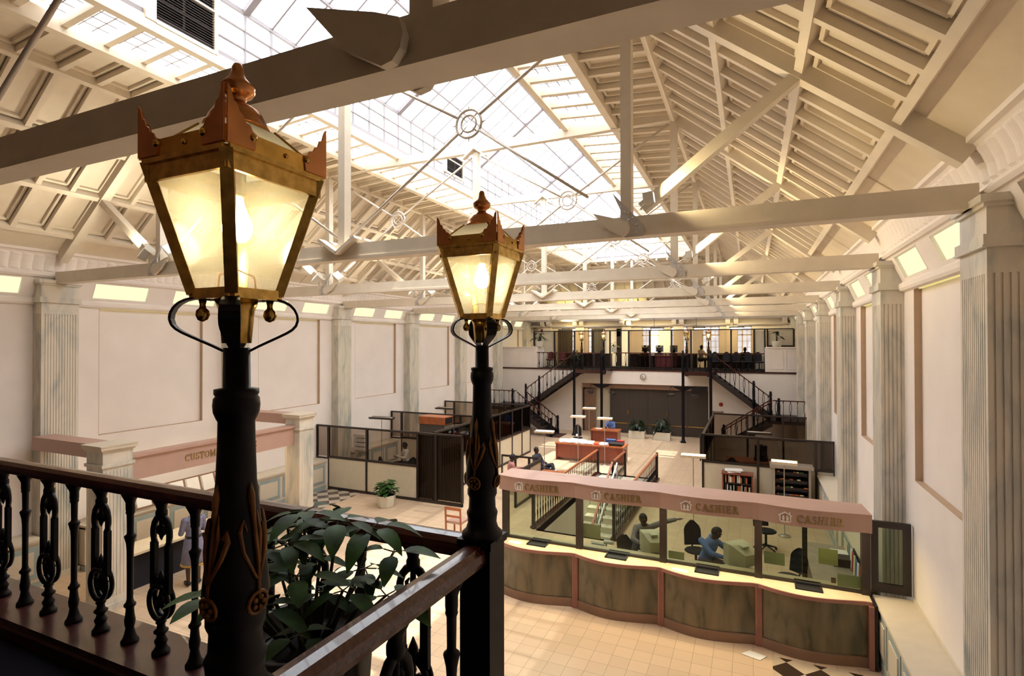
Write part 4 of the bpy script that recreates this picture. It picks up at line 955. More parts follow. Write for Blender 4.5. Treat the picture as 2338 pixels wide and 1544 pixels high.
# ------------------------------------------------------------------ serif lettering
def glyph(ch):
    """list of polygons (u,v) in a unit-height cell and the advance width"""
    P=[]; tk,tn,sf=.17,.075,.07
    def rect(a,b,c,d): P.append([(a,c),(b,c),(b,d),(a,d)])
    def stem(x,w=tk): rect(x,x+w,0,1); rect(x-sf,x+w+sf,0,.06); rect(x-sf,x+w+sf,.94,1)
    def diag(x0,y0,x1,y1,w): P.append([(x0-w/2,y0),(x0+w/2,y0),(x1+w/2,y1),(x1-w/2,y1)])
    def arc(cx,cy,rx,ry,a0,a1,t0,t1,n=12):
        for i in range(n):
            q=[]
            for j in (i,i+1):
                f=j/n; a=math.radians(a0+(a1-a0)*f); w=t0+(t1-t0)*math.sin(PI*f)
                q.append(((cx+(rx-w/2)*math.cos(a),cy+(ry-w/2*.6)*math.sin(a)),(cx+(rx+w/2)*math.cos(a),cy+(ry+w/2*.6)*math.sin(a))))
            P.append([q[0][0],q[0][1],q[1][1],q[1][0]])
    if ch=='C': arc(.42,.5,.35,.46,42,318,.05,.18); rect(.64,.70,.66,.95); return P,.80
    if ch=='O': arc(.44,.5,.36,.46,90,270,.06,.18); arc(.44,.5,.36,.46,-90,90,.06,.18); return P,.90
    if ch=='S': arc(.30,.74,.20,.22,20,270,.06,.12); arc(.30,.27,.23,.23,90,-160,.10,.12); rect(.46,.51,.72,.97); rect(.04,.09,.03,.28); return P,.62
    if ch=='A': diag(.06,0,.36,1,tn); diag(.70,0,.40,1,tk); rect(.18,.60,.30,.37); rect(-.03,.17,0,.06); rect(.56,.84,0,.06); return P,.80
    if ch=='V': diag(.10,1,.38,0,tk); diag(.70,1,.42,0,tn); rect(-.02,.24,.94,1); rect(.60,.82,.94,1); return P,.80
    if ch=='H': stem(.08); stem(.56); rect(.2,.6,.47,.54); return P,.86
    if ch=='I': stem(.1); return P,.42
    if ch=='E': stem(.08); rect(.2,.58,.93,1); rect(.2,.50,.47,.54); rect(.2,.60,0,.07); rect(.54,.60,.76,1); rect(.56,.62,0,.26); rect(.44,.49,.38,.63); return P,.70
    if ch=='T': stem(.26); rect(.0,.70,.93,1); rect(.0,.05,.74,1); rect(.65,.70,.74,1); return P,.74
    if ch=='U': stem(.06); arc(.36,.3,.24,.28,180,360,.16,.08); rect(.06,.23,.28,1); rect(.56,.63,.28,1); rect(.49,.70,.94,1); P.remove(P[0]); P[0:1]=[]; return P,.78
    if ch=='M': stem(.08,tn); stem(.78); diag(.14,1,.46,.05,tk); diag(.80,1,.47,.05,tn); return P,1.08
    if ch=='R': stem(.08); arc(.22,.74,.32,.24,-90,90,.06,.17); rect(.2,.30,.93,1); rect(.2,.30,.46,.53); diag(.36,.5,.66,0,tk); rect(.58,.80,0,.06); return P,.80
    return P,.4
def lettering(txt,h,total):
    out=[];x=0
    for c in txt:
        p,a=glyph(c); out.append((c,[[(u+x,v) for u,v in q] for q in p])); x+=a+.10
    k=total/(x-.10)
    return [(c,[[(u*k,v*h) for u,v in q] for q in ps]) for c,ps in out]
# ------------------------------------------------------------------ cashier counters
UX=[-4.72,-3.12,-1.51,.09,1.70]
def bulge(t): return .17*math.sin(PI*min(1,t/.94))*(1.25-.55*t)
def yfront(x,off=0,base=9.99,k=1):
    i=max(0,min(3,sum(1 for u in UX[1:4] if x>=u))); t=(x-UX[i])/(UX[i+1]-UX[i]); return base-bulge(max(0,min(1,t)))*k-off
def curve(x0,x1,off=0,k=1,n=18,base=9.99,i=0):
    r=[]
    for j in range(n+1):
        x=x0+(x1-x0)*j/n; t=max(0,min(1,(x-UX[i])/(UX[i+1]-UX[i]))); r.append((x,base-bulge(t)*k-off))
    return r
CN=['leftmost of the four cashier counters, nearest the lamp post','second cashier counter from the left','third cashier counter from the left','rightmost cashier counter, beside the right wall']
ON=['leftmost','second','third','rightmost']
for i in range(4):
    a,c=UX[i]+.05,UX[i+1]-.05
    t=thing('cashier_counter','bowed green marble '+CN[i],'counter',((a+c)/2,10.1,0),group='bowed marble cashier counters')
    def body(z0,z1,off,name,m):
        b=MB(); cv=curve(a,c,off,i=i); b.ext([(x,y,z0) for x,y in cv]+[(c,10.22,z0),(a,10.22,z0)],(0,0,z1-z0)); b.build(name,M[m],t)
    body(.16,.985,0,'front_panel','gmarble'); body(0,.16,.03,'plinth','brownplinth')
    b=MB(); b.box(UX[i]-.055,UX[i]+.05,9.94,10.22,0,.985)
    for s in (-.03,0,.025): b.box(UX[i]+s-.008,UX[i]+s+.008,9.93,9.95,0,.985)
    b.build('corner_post',M['pinkd'],t)
    if i==3:
        b=MB(); b.box(UX[4]-.05,UX[4]+.02,9.9,10.22,0,.985); b.build('corner_post',M['pinkd'],t)
        b=MB(); b.box(UX[4]+.02,UX[4]+.07,9.92,10.25,0,1.0); b.build('end_panel',M['black'],t)
    b=MB(); cv=curve(UX[i],UX[i+1],.055,i=i); cv2=curve(UX[i],UX[i+1],.03,i=i); n=len(cv)
    b.ext([(x,y,.985) for x,y in cv]+[(x,y,.985) for x,y in reversed(cv2)],(0,0,.058)); b.build('edge_trim',M['pinkd'],t)
t=thing('worktop','long cream worktop with a wavy edge running over all four cashier counters','worktop',(-1.5,10.1,.985))
b=MB(); pts=[]
for i in range(4): pts+=[p for p in curve(UX[i],UX[i+1],.03,i=i)][(1 if i else 0):]
vs=[]; 
for i in range(4):
    q=MB(); cv=curve(UX[i],UX[i+1],.03,i=i); b.ext([(x,y,.987) for x,y in cv]+[(UX[i+1],10.55,.987),(UX[i],10.55,.987)],(0,0,.055))
b.build('top',M['ctop'],t)
for i in range(4):
    t=thing('cashier_screen','green tinted glass screen in dark posts above the %s cashier counter'%ON[i],'glass screen',((UX[i]+UX[i+1])/2,10.25,1.042),group='cashier glass screens')
    for x in ([UX[i]] if i<3 else [UX[i],UX[i+1]-.04]):
        b=MB(); b.box(x-.06,x+.06,10.19,10.31,1.042,2.24); b.build('post',M['dwood'],t)
    b=MB(); b.box(UX[i]+.06,UX[i+1]-.06,10.22,10.28,1.042,1.085); b.build('bottom_rail',M['dwood'],t); b=MB(); b.box(UX[i]+.06,UX[i+1]-.06,10.22,10.28,2.13,2.24); b.build('top_rail',M['dwood'],t)
    b=MB(); b.quad((UX[i]+.06,10.25,1.085),(UX[i+1]-.06,10.25,1.085),(UX[i+1]-.06,10.25,2.13),(UX[i]+.06,10.25,2.13)); b.build('pane',M['cglass'],t)
# canopy
t=thing('cashier_canopy','dusty pink canopy with gold lettering running above the cashier screens','canopy',(-1.5,10.1,2.12))
for i in range(4):
    b=MB(); cv=curve(UX[i],UX[i+1],0,.55,i=i,base=9.92)
    b.ext([(x,y,2.12) for x,y in cv]+[(x,y+.05,2.12) for x,y in reversed(cv)],(0,0,.27)); fa=b.build('fascia',M['pink'],t)
    b=MB(); cv=curve(UX[i],UX[i+1],.012,.55,i=i,base=9.92)
    b.ext([(x,y,2.39) for x,y in cv]+[(UX[i+1]-(.06 if i==3 else 0),10.42,2.42),(UX[i]+(.06 if i==0 else 0),10.42,2.42)],(0,0,.02)); b.build('top_board',M['pink'],t)
    yy=lambda x:9.92-bulge((x-UX[i])/(UX[i+1]-UX[i]))*.55
    tx=[-4.12,-2.52,-.90,.66][i]; tw=[.70,.68,.69,.66][i]
    b=MB()
    for ch,polys in lettering('CASHIER',.125,tw):
        for q in polys: b.ext([(tx+u,yy(tx+u)-.012,2.185+v) for u,v in q],(0,.014,0))
    b.build('sign_lettering',M['letter'],fa)
    ex=[-4.24,-2.67,-1.06,.49][i]; b=MB(); E=lambda u,v:(ex+u,yy(ex)-.014,2.17+v)
    def poly(*p): b.ext([E(u,v) for u,v in p],(0,.016,0))
    poly((-.10,.105),(0,.165),(.10,.105),(.10,.09),(0,.148),(-.10,.09)); poly((.055,.13),(.075,.13),(.075,.165),(.055,.165))
    poly((-.085,.105),(-.068,.11),(-.068,.0),(-.085,.012)); poly((.085,.105),(.068,.11),(.068,.0),(.085,.012)); poly((-.085,.012),(-.06,-.006),(.06,-.006),(.085,.012),(.055,.012),(-.055,.012))
    for s in (-.03,.03):
        b.ball(E(s,.092),.012,8,5); poly((s-.02,.075),(s+.02,.075),(s+.014,.012),(s+.004,.012),(s,.04),(s-.004,.012),(s-.014,.012))
    b.build('emblem',M['emblem'],fa)
# trays, papers on the counter
def tray(i,x):
    t=thing('document_tray','black document tray under the glass of the %s cashier screen'%ON[i],'tray',(x,10.16,1.042),group='black document trays')
    b=MB(); b.box(x-.19,x+.19,10.02,10.34,1.043,1.052)
    for q in ((x-.2,x-.18,10.0,10.36),(x+.18,x+.2,10.0,10.36),(x-.2,x+.2,10.34,10.36)): b.box(q[0],q[1],q[2],q[3],1.043,1.07)
    b.build('dish',M['black'],t); b=MB(); b.box(x-.2,x+.2,9.985,10.005,1.043,1.062); b.box(x-.18,x+.18,10.20,10.22,1.052,1.085); b.build('lip',M['dark'],t)
for i,x in enumerate((-3.95,-2.35,-.74,.84)): tray(i,x)
def sheet(name,label,pts,m,cat='paper',th=.003):
    b=MB(); p=[Vector(q) for q in pts]; n=(p[1]-p[0]).cross(p[2]-p[1]).normalized(); b.ext(p,n*th); return tag(b.build(name,M[m]),label,cat)
sheet('paper_sheet','white form lying on the cream worktop left of the first black tray',[(-4.55,9.95,1.043),(-4.28,9.93,1.043),(-4.26,10.08,1.043),(-4.53,10.1,1.043)],'paper')
sheet('paper_sheet','white form lying on the cream worktop left of the third black tray',[(-1.32,9.93,1.043),(-1.05,9.9,1.043),(-1.04,10.03,1.043),(-1.31,10.06,1.043)],'paper')
N=lambda x0,x1,z0,z1,y=10.262:[(x0,y,z0),(x1,y,z0),(x1,y,z1),(x0,y,z1)]
sheet('notice','pale green notice stuck on the left of the rightmost cashier screen',N(.18,.50,1.29,1.50),'paperg','notice')
sheet('notice','yellow notice stuck in the middle of the rightmost cashier screen',N(1.0,1.28,1.42,1.68),'papery','notice')
sheet('notice','pale green printed notice at the bottom right of the rightmost cashier screen',N(1.27,1.6,1.1,1.30),'paperg','notice')
sheet('sticker','small brown sticker low on the rightmost cashier screen',N(1.18,1.25,1.13,1.22),'brownplinth','sticker')
sheet('notice','pale notice stuck low on the left of the third cashier screen',N(-1.42,-1.14,1.12,1.26),'paperg','notice')
sheet('notice','large pale notice standing behind the left of the second cashier screen',N(-3.05,-2.70,1.27,1.54),'paper','notice')
# desks behind the screens
def desk(name,label,x0,x1,y0,y1,h,mt,mb_,legs=True):
    t=thing(name,label,'desk',((x0+x1)/2,(y0+y1)/2,0)); b=MB(); b.box(x0,x1,y0,y1,h-.04,h); b.build('top',M[mt],t)
    b=MB(); b.box(x0+.04,x0+.08,y0+.05,y1-.05,0,h-.04); b.build('end_panel',M[mb_],t); b=MB(); b.box(x1-.08,x1-.04,y0+.05,y1-.05,0,h-.04); b.build('end_panel',M[mb_],t)
    b=MB(); b.box(x0+.08,x1-.08,y0+.06,y0+.09,.12,h-.04); b.build('modesty_panel',M[mb_],t); return t
for i,l in enumerate(('cream work desk behind the leftmost cashier screen','cream work desk behind the second cashier screen','cream work desk behind the third cashier screen')):
    desk('teller_desk',l,UX[i]+.07,UX[i+1]-.07,10.58,11.15,.78,'beige','panelw')
t=desk('teller_desk','grey topped side desk behind the rightmost cashier screen',1.0,1.75,10.6,13.2,.80,'lampmetal','dwood')
sheet('paper_sheet','white pad on the grey desk behind the rightmost cashier screen',[(1.45,12.3,.803),(1.75,12.3,.803),(1.75,12.8,.803),(1.45,12.8,.803)],'paper',th=.05)
b=MB(); b.box(1.42,1.72,11.95,12.25,.80,.95); tag(b.build('box_file',M['dwood']),'dark box file on the grey desk behind the rightmost cashier screen','box')
rr=random.Random(4)
t=thing('leaflet_rack','rack of colourful leaflets against the post right of the rightmost cashier desk','rack',(1.68,11.4,.8))
for k in range(6):
    b=MB(); y=11.05+k*.18; b.bar((1.70,y,.81),(1.72,y+.05,1.16),.16,.01,(1,0,0)); b.build('leaflet',M[('red','paper','blue','papery','red','paper')[k]],t)
b=MB(); b.box(1.76,1.78,11.0,12.1,.8,1.15); b.build('backing',M['dark'],t)
monitor('computer_monitor','beige computer monitor behind the right end of the second cashier screen',-1.82,10.88,.78,3.6,'beige',1.08)
monitor('computer_monitor','beige computer monitor facing the man in the blue shirt at the third cashier screen',-.22,10.86,.78,3.9,'beige',1.12)
t=thing('adding_machine','beige adding machine behind the left of the second cashier screen','machine',(-2.9,10.8,.78))
b=MB(); b.ext([(-3.07,10.68,.78),(-3.07,10.98,.78),(-3.07,10.98,.95),(-3.07,10.9,.97),(-3.07,10.68,.84)],(.32,0,0)); b.build('casing',M['beige'],t)
b=MB(); b.bar((-2.91,10.70,.865),(-2.91,10.86,.945),.26,.012); b.build('keypad',M['black'],t); b=MB(); b.tube([(-2.8,10.92,.99),(-2.6,10.92,.99)],.04,10); b.build('paper_roll',M['paper'],t)
b=MB(); b.box(-2.62,-2.42,10.75,10.9,.78,.86); tag(b.build('stamp_box',M['paperg']),'pale box beside the adding machine behind the second cashier screen','box')
b=MB(); b.box(-2.2,-1.7,10.6,10.66,.78,.80); tag(b.build('ruler',M['redwood']),'red brown strip on the desk below the second cashier monitor','ruler')
chair('office_chair','dark office chair at the second cashier desk beside the woman',-2.42,11.75,0,PI*.9)
chair('office_chair','dark office chair left of the man in the blue shirt at the third cashier desk',-1.15,12.6,0,.4,high=1.1)
chair('office_chair','dark office chair at the rightmost cashier desk',.66,11.9,0,-.8)
chair('office_chair','dark office chair at the desk side behind the rightmost cashier screen',.3,14.6,0,.5)
b=MB(); b.box(.82,.9,11.0,11.08,0,2.1); tag(b.build('partition_post',M['dwood']),'single dark post behind the rightmost cashier screen','post')
# side screen on the right wall ledge
t=thing('side_screen','dark framed green glass side screen standing on the right wall ledge','glass screen',(2.03,10.4,1.06))
b=MB()
for q in ((1.76,1.86,1.06,2.2),(2.2,2.3,1.06,2.2),(1.86,2.2,1.06,1.2),(1.86,2.2,2.1,2.2)): b.box(q[0],q[1],10.37,10.43,q[2],q[3])
b.build('frame',M['dwood'],t); b=MB(); b.quad((1.86,10.4,1.2),(2.2,10.4,1.2),(2.2,10.4,2.1),(1.86,10.4,2.1)); b.build('pane',M['cglass'],t)
sheet('paper_sheet','loose white papers on the floor at the foot of the rightmost cashier counter',[(-.18,9.58,.006),(.1,9.5,.006),(.2,9.66,.006),(-.05,9.74,.006)],'paper')
# ------------------------------------------------------------------ dado cabinets
def cabinet(mi,y0,y1,label,front,h=1.02):
    t=thing('dado_cabinet',label,'cabinet',((WR+front)/2 if not mi else mir((WR+front)/2),(y0+y1)/2,0))
    fl=lambda b: b.mirrored(XC) if mi else b
    b=MB(); b.box(front+.03,WR,y0,y1,.12,h-.05); fl(b).build('body',M['cabinet'],t)
    b=MB(); b.box(front+.02,WR,y0,y1,0,.14); fl(b).build('plinth',M['bluegrey'],t)
    b=MB(); b.box(front-.02,WR,y0,y1,h-.05,h); b.box(front+.0,WR,y0,y1,h-.09,h-.05); b.box(WR-.03,WR,y0,y1,h,h+.04); fl(b).build('ledge_top',M['cabinet'],t)
    n=max(1,round((y1-y0)/.85)); w=(y1-y0)/n
    for k in range(n):
        a,c=y0+k*w+.06,y0+(k+1)*w-.06
        b=MB(); b.box(front+.015,front+.03,a,c,.22,h-.14); pn=fl(b).build('panel',M['bluegrey'],t)
        b=MB(); b.box(front+.0,front+.016,a+.10,c-.10,.32,h-.24); fl(b).build('inset',M['cabinet'],pn)
cabinet(False,7.06,10.33,'long cream ledge cabinet with blue grey panels in front of the rightmost counter',1.79)
cabinet(False,3.2,6.3,'cream ledge cabinet with blue grey panels along the right wall below the near balcony',1.79)
cabinet(False,11.6,18.9,'cream ledge cabinet along the right wall behind the cashier screens',1.84)
cabinet(True,11.58,14.5,'cream ledge cabinet with blue grey panels left of the glazed cubicle',1.78)
cabinet(True,7.08,10.8,'cream ledge cabinet with blue grey panels behind the customer service desk',1.78)
cabinet(True,2.7,6.3,'cream ledge cabinet with blue grey panels on the left wall below the near balcony',1.78)
cabinet(True,16.0,18.7,'cream ledge cabinet along the left wall inside the first cubicle',1.78)
# ------------------------------------------------------------------ customer service corner
def pier(label,X0,X1,Ya,Yb,H):
    t=thing('portal_pier',label,'pillar',((X0+X1)/2,(Ya+Yb)/2,0)); b=MB()
    b.box(X0,X1,Ya,Yb,.12,H-.42)
    for i in range(7):
        y=Ya+.05+(Yb-Ya-.1)*(i+.5)/7; b.box(X1,X1+.008,y-.018,y+.018,.25,H-.5); x=X0+.05+(X1-X0-.1)*(i+.5)/7; b.box(x-.018,x+.018,Ya-.008,Ya,.25,H-.5)
    b.box(X0-.03,X1+.03,Ya-.03,Yb+.03,0,.12); b.box(X0-.03,X1+.03,Ya-.03,Yb+.03,H-.42,H-.36); b.box(X0,X1,Ya,Yb,H-.36,H-.12); b.build('shaft',M['marble'],t)
    b=MB(); b.box(X0-.03,X1+.03,Ya-.03,Yb+.03,H-.12,H-.08); b.box(X0-.06,X1+.06,Ya-.06,Yb+.06,H-.08,H-.02); b.box(X0-.07,X1+.07,Ya-.07,Yb+.07,H-.02,H); b.build('capital',M['cabinet'],t)
pier('pale marble pier at the near end of the customer service sign',-11.72,-11.2,6.12,6.66,3.15)
pier('pale marble pier at the far end of the customer service sign',-11.72,-11.2,10.95,11.45,3.15)
for l,y in (('pink beam from the near customer service pier back to the wall pilaster',6.39),('pink beam from the far customer service pier back to the wall pilaster',11.2)):
    b=MB(); b.box(-13.8,-11.73,y-.2,y+.2,2.87,3.14); tag(b.build('portal_beam',M['pink']),l,'beam')
t=thing('service_sign','pink sign board with gold serif lettering between the two marble piers','sign',(-11.4,8.8,2.34))
b=MB(); b.box(-11.5,-11.38,6.67,10.94,2.34,2.84); b.build('board',M['pink'],t); b=MB(); b.box(-11.62,-11.33,6.67,10.94,2.80,2.86); b.build('top_rail',M['pink'],t)
b=MB()
for wd,ya,wdt in (('CUSTOMER',7.86,.98),('SERVICE',8.95,.78)):
    for ch,polys in lettering(wd,.15,wdt):
        for q in polys: b.ext([(-11.366,ya+u,2.50+v) for u,v in q],(-.014,0,0))
b.build('sign_lettering',M['letter'],t)
t=thing('service_desk','long customer service desk with a pale top and dark front','desk',(-11.9,8.8,0))
b=MB(); b.box(-12.25,-11.55,6.9,10.7,.74,.79); b.build('top',M['ctop'],t); b=MB(); b.box(-12.15,-11.7,6.95,10.65,.0,.74); b.build('front',M['dark'],t)
t=thing('brochure_rack','row of framed white leaflets standing on the ledge behind customer service','rack',(-13.75,9.3,1.06))
b=MB(); b.bar((-13.55,7.2,1.09),(-13.55,10.75,1.09),.05,.03); b.bar((-13.68,7.2,1.52),(-13.68,10.75,1.52),.03,.03)
k=0; y=7.25
bd=MB()
while y<10.7:
    bd.bar((-13.55,y,1.1),(-13.68,y,1.53),.04,.03); y+=.43
b.build('rails',M['brownplinth'],t); bd.build('dividers',M['brownplinth'],t)
y=7.28
while y<10.6:
    c=MB(); c.bar((-13.545,y+.2,1.12),(-13.665,y+.2,1.50),.34,.012,(1,0,0)); c.build('leaflet',M['paper'],t); y+=.43
b=MB(); b.box(-11.75,-11.45,9.3,9.6,.79,.80); tag(b.build('ledger',M['red']),'red book lying on the customer service desk','book')
# wooden chairs near the further post
def wood_chair(label,X,Y,rz):
    t=thing('wooden_chair',label,'chair',(X,Y,0)); R=Matrix.Rotation(rz,3,'Z')
    def tr(mb): mb.v=[tuple(R@Vector(p)+Vector((X,Y,0))) for p in mb.v]; return mb
    b=MB(); b.box(-.22,.22,-.22,.22,.42,.48); tr(b).build('seat',M['pink'],t)
    for x,y,h in ((-.22,-.2,.44),(.22,-.2,.44),(-.22,.22,.85),(.22,.22,.85)):
        b=MB(); b.bar((x,y,0),(x,y+(.05 if y>0 else 0),h),.035,.035,(0,1,0)); tr(b).build('leg',M['orangewood'],t)
    b=MB(); b.bar((-.23,.27,.82),(.23,.27,.82),.03,.07); b.bar((-.23,.25,.62),(.23,.25,.62),.025,.05); tr(b).build('backrest',M['orangewood'],t)
wood_chair('orange brown wooden chair on the floor left of the further lamp post',-7.05,12.3,PI)
# ------------------------------------------------------------------ left cubicles
def screen_wall(name,label,p,q,top,sill,posts,low='panelw',glass=True,curtain=False,z0=0,nolow=(),gm='dglass'):
    """framed partition from p to q (plan), glazed above a sill"""
    p=Vector((p[0],p[1],0)); q=Vector((q[0],q[1],0)); d=(q-p).normalized(); n=Vector((-d.y,d.x,0)); Ln=(q-p).length
    t=thing(name,label,'partition',tuple((p+q)/2+Vector((0,0,z0))))
    def bx(a,c,z_0,z_1,th): 
        m=MB(); A=p+d*a; B=p+d*c; m.ext([A-n*th/2+Vector((0,0,z_0)),B-n*th/2+Vector((0,0,z_0)),B+n*th/2+Vector((0,0,z_0)),A+n*th/2+Vector((0,0,z_0))],(0,0,z_1-z_0)); return m
    m=MB()
    for z_0,z_1 in (((z0,z0+.09) if z0==0 else (z0,z0+.05)),(top-.06,top))+(((sill-.035,sill+.035),) if sill else ()):
        k=bx(0,Ln,z_0,z_1,.07); m.add(k.v,k.f)
    m.build('rails',M['dwood'],t)
    fr=[0]+list(posts)+[1]
    for f in fr: bx(max(0,f*Ln-.035),min(Ln,f*Ln+.035),z0,top,.08).build('post',M['dwood'],t)
    for i in range(len(fr)-1):
        a,c=fr[i]*Ln+.035,fr[i+1]*Ln-.035
        if sill and i not in nolow and sill-z0>.2: bx(a,c,z0+.09,sill-.035,.03).build('lower_panel',M[low],t)
        if glass:
            zz=(sill+.035) if sill and i not in nolow else z0+.09
            A=p+d*a;B=p+d*c; g=MB(); g.quad(A+Vector((0,0,zz)),B+Vector((0,0,zz)),B+Vector((0,0,top-.06)),A+Vector((0,0,top-.06))); g.build('pane',M[gm],t)
    if curtain:
        m=MB(); rows=[]; k=int(Ln*26)
        for z in (z0+(curtain if curtain>1 else .1),top-.1): rows.append([p+d*(Ln*j/k)+n*(.09+.02*math.sin(j*1.9))+Vector((0,0,z)) for j in range(k+1)])
        m.strip(rows); m.build('curtain',M['blindd'],t)
    return t
screen_wall('cubicle_partition','dark framed partition with cream lower panels behind the white potted plant',(-13.57,14.6),(-9.85,14.6),2.22,1.12,(.45,))
screen_wall('cubicle_partition','short smoked partition standing on the ledge at the left end of the first cubicle',(-14.1,14.6),(-13.57,14.6),2.22,None,(),z0=1.04)
screen_wall('cubicle_partition','dark framed glazed entrance panel with striped curtain right of the first cubicle',(-9.85,14.6),(-8.2,14.6),2.22,None,(.42,),curtain=.1)
screen_wall('cubicle_partition','long dark side partition with striped blinds running away behind the further lamp post',(-9.45,14.9),(-9.45,23.2),2.2,1.1,(.15,.3,.45,.6,.75,.88),curtain=1.15,gm='dglass2')
screen_wall('cubicle_partition','dark framed partition closing the first cubicle, second one down the left wall',(-13.57,18.9),(-9.5,18.9),2.2,1.1,(.35,.7))
screen_wall('cubicle_partition','short smoked partition on the ledge at the second cubicle of the left wall',(-14.1,18.9),(-13.57,18.9),2.2,None,(),z0=1.04)
screen_wall('cubicle_partition','dark framed partition third down the left wall before the far staircase',(-13.57,23.3),(-9.5,23.3),2.2,1.1,(.35,.7))
screen_wall('cubicle_partition','short smoked partition on the ledge third down the left wall',(-14.1,23.3),(-13.57,23.3),2.2,None,(),z0=1.04)
screen_wall('low_partition','low cream panelled partition beside the man in the dark suit',(-6.68,15.2),(-6.68,17.4),1.1,1.02,(.5,),glass=False)
screen_wall('low_partition','low open framed partition behind the woman in pink',(-8.2,17.45),(-6.68,17.45),1.1,None,(.35,.7),glass=False)
# furniture in the first cubicle
t=thing('filing_cupboard','tall cupboard with an orange brown top inside the first cubicle','cupboard',(-11.05,17.6,0))
b=MB(); b.box(-11.6,-10.5,17.3,17.9,0,2.02); b.build('carcass',M['blindd'],t); b=MB(); b.box(-11.62,-10.48,17.28,17.92,2.02,2.30); b.build('top_box',M['orangewood'],t); b=MB(); b.box(-10.478,-10.47,17.33,17.87,2.05,2.27); b.build('open_end',M['black'],t)
t=thing('office_desk','desk with white papers behind the right pane of the first cubicle','desk',(-10.6,15.3,0)); b=MB(); b.box(-11.6,-9.9,15.0,15.7,.72,.76); b.build('top',M['beige'],t); b=MB(); b.box(-11.5,-11.45,15.05,15.65,0,.72); b.build('end_panel',M['dwood'],t); b=MB(); b.box(-10,-9.95,15.05,15.65,0,.72); b.build('end_panel',M['dwood'],t)
sheet('paper_sheet','white papers on the desk in the first cubicle',[(-10.7,15.05,.765),(-9.95,15.1,.765),(-9.95,15.45,.765),(-10.75,15.4,.765)],'paper',th=.02)
chair('office_chair','dark office chair behind the glass of the first cubicle',-11.1,15.95,0,PI*.05,high=.95)
chair('office_chair','dark red chair by the middle post of the first cubicle',-12.1,16.0,0,2.6)
for i,z in enumerate((1.06,1.22,1.38,1.54)): 
    b=MB(); b.box(-13.75,-13.25,16.1,16.5,z,z+.12); tag(b.build('letter_tray',M['paper']),'white letter tray on the ledge in the first cubicle, %s from the bottom'%ORD[i],'tray',group='stacked letter trays')
def uplighter(label,X,Y,h,rz,lit=True,w=.62):
    t=thing('uplighter_lamp',label,'floor lamp',(X,Y,0),group='slim standing uplighter lamps'); R=Matrix.Rotation(rz,3,'Z')
    def tr(mb): mb.v=[tuple(R@Vector(p)+Vector((X,Y,0))) for p in mb.v]; return mb
    b=MB(); b.lathe([(.15,0),(.15,.02),(.03,.035),(.014,.05),(.013,h-.05),(.03,h-.03)],0,0,12); tr(b).build('stand',M['lampmetal'],t)
    b=MB(); b.ext([(-w/2,-.17,h+.02),(-w/2,-.10,h-.06),(-w/2,.10,h-.06),(-w/2,.17,h+.02),(-w/2,.155,h+.02),(-w/2,.09,h-.045),(-w/2,-.09,h-.045),(-w/2,-.155,h+.02)],(w,0,0)); b.box(-w/2,-w/2+.01,-.12,.12,h-.05,h); b.box(w/2-.01,w/2,-.12,.12,h-.05,h); tr(b).build('trough',M['trough'] if lit else M['dwood'],t)
    b=MB(); b.box(-w/2+.03,w/2-.03,-.09,.09,h-.012,h-.004); b.tube([(-w/2+.04,0,h+.0),(w/2-.04,0,h+.0)],.03,8); tr(b).build('lamp_tube',M['warmtube'] if lit else M['lampmetal'],t)
uplighter('unlit uplighter with brown trough standing in the first left cubicle',-12.6,16.3,2.32,.1,False,.95)
uplighter('unlit uplighter with brown trough standing in the second left cubicle',-12.3,20.3,2.25,.1,False,.8)
uplighter('uplighter with a pale trough behind the dark suited man',-6.74,17.9,1.95,.1,True,.68)
uplighter('glowing uplighter left of the two on the red papered desk',-6.75,22.0,1.97,.1)
uplighter('glowing uplighter right of the two at the red papered desk',-5.6,22.0,1.95,.1)
uplighter('glowing uplighter furthest back, by the column in front of the far desk',-7.15,25.1,1.95,.1)
uplighter('brightly glowing uplighter in front of the right cubicle',-1.5,15.75,1.95,.05,True,.66)
uplighter('uplighter with a warm trough before the filing shelves',.77,15.84,1.95,-.05,True,.62)
uplighter('thin uplighter inside the right cubicle',.23,20.64,1.95,0,False,.8)
pot_plant('potted_plant','bushy plant in a white octagonal pot before the cream cubicle panel',-10.45,13.75,0,.30,.36,90,.22,.15,'leaf','potw',8,.5,.42,seed=31,droop=.35)
# ------------------------------------------------------------------ desks in the middle of the hall
def wood_desk(label,x0,x1,y0,y1,h=.75):
    t=thing('office_desk',label,'desk',((x0+x1)/2,(y0+y1)/2,0))
    b=MB(); b.box(x0,x1,y0,y1,h-.05,h); b.build('top',M['orangewood'],t); b=MB(); b.box(x0+.05,x1-.05,y0+.08,y0+.11,.12,h-.05); b.build('front_panel',M['redwood'],t)
    for x in (x0+.03,x1-.08): b=MB(); b.box(x,x+.05,y0+.03,y1-.03,0,h-.05); b.build('end_panel',M['redwood'],t)
    return t
wood_desk('wide red brown desk covered with papers in the middle of the hall',-7.85,-4.85,22.15,23.1)
wood_desk('red brown desk where the man in the blue shirt sits below the balcony',-7.4,-6.0,26.15,26.95)
t=wood_desk('small orange brown desk in front of the man in the dark suit',-6.6,-5.85,16.75,17.45,.72)
rr=random.Random(8)
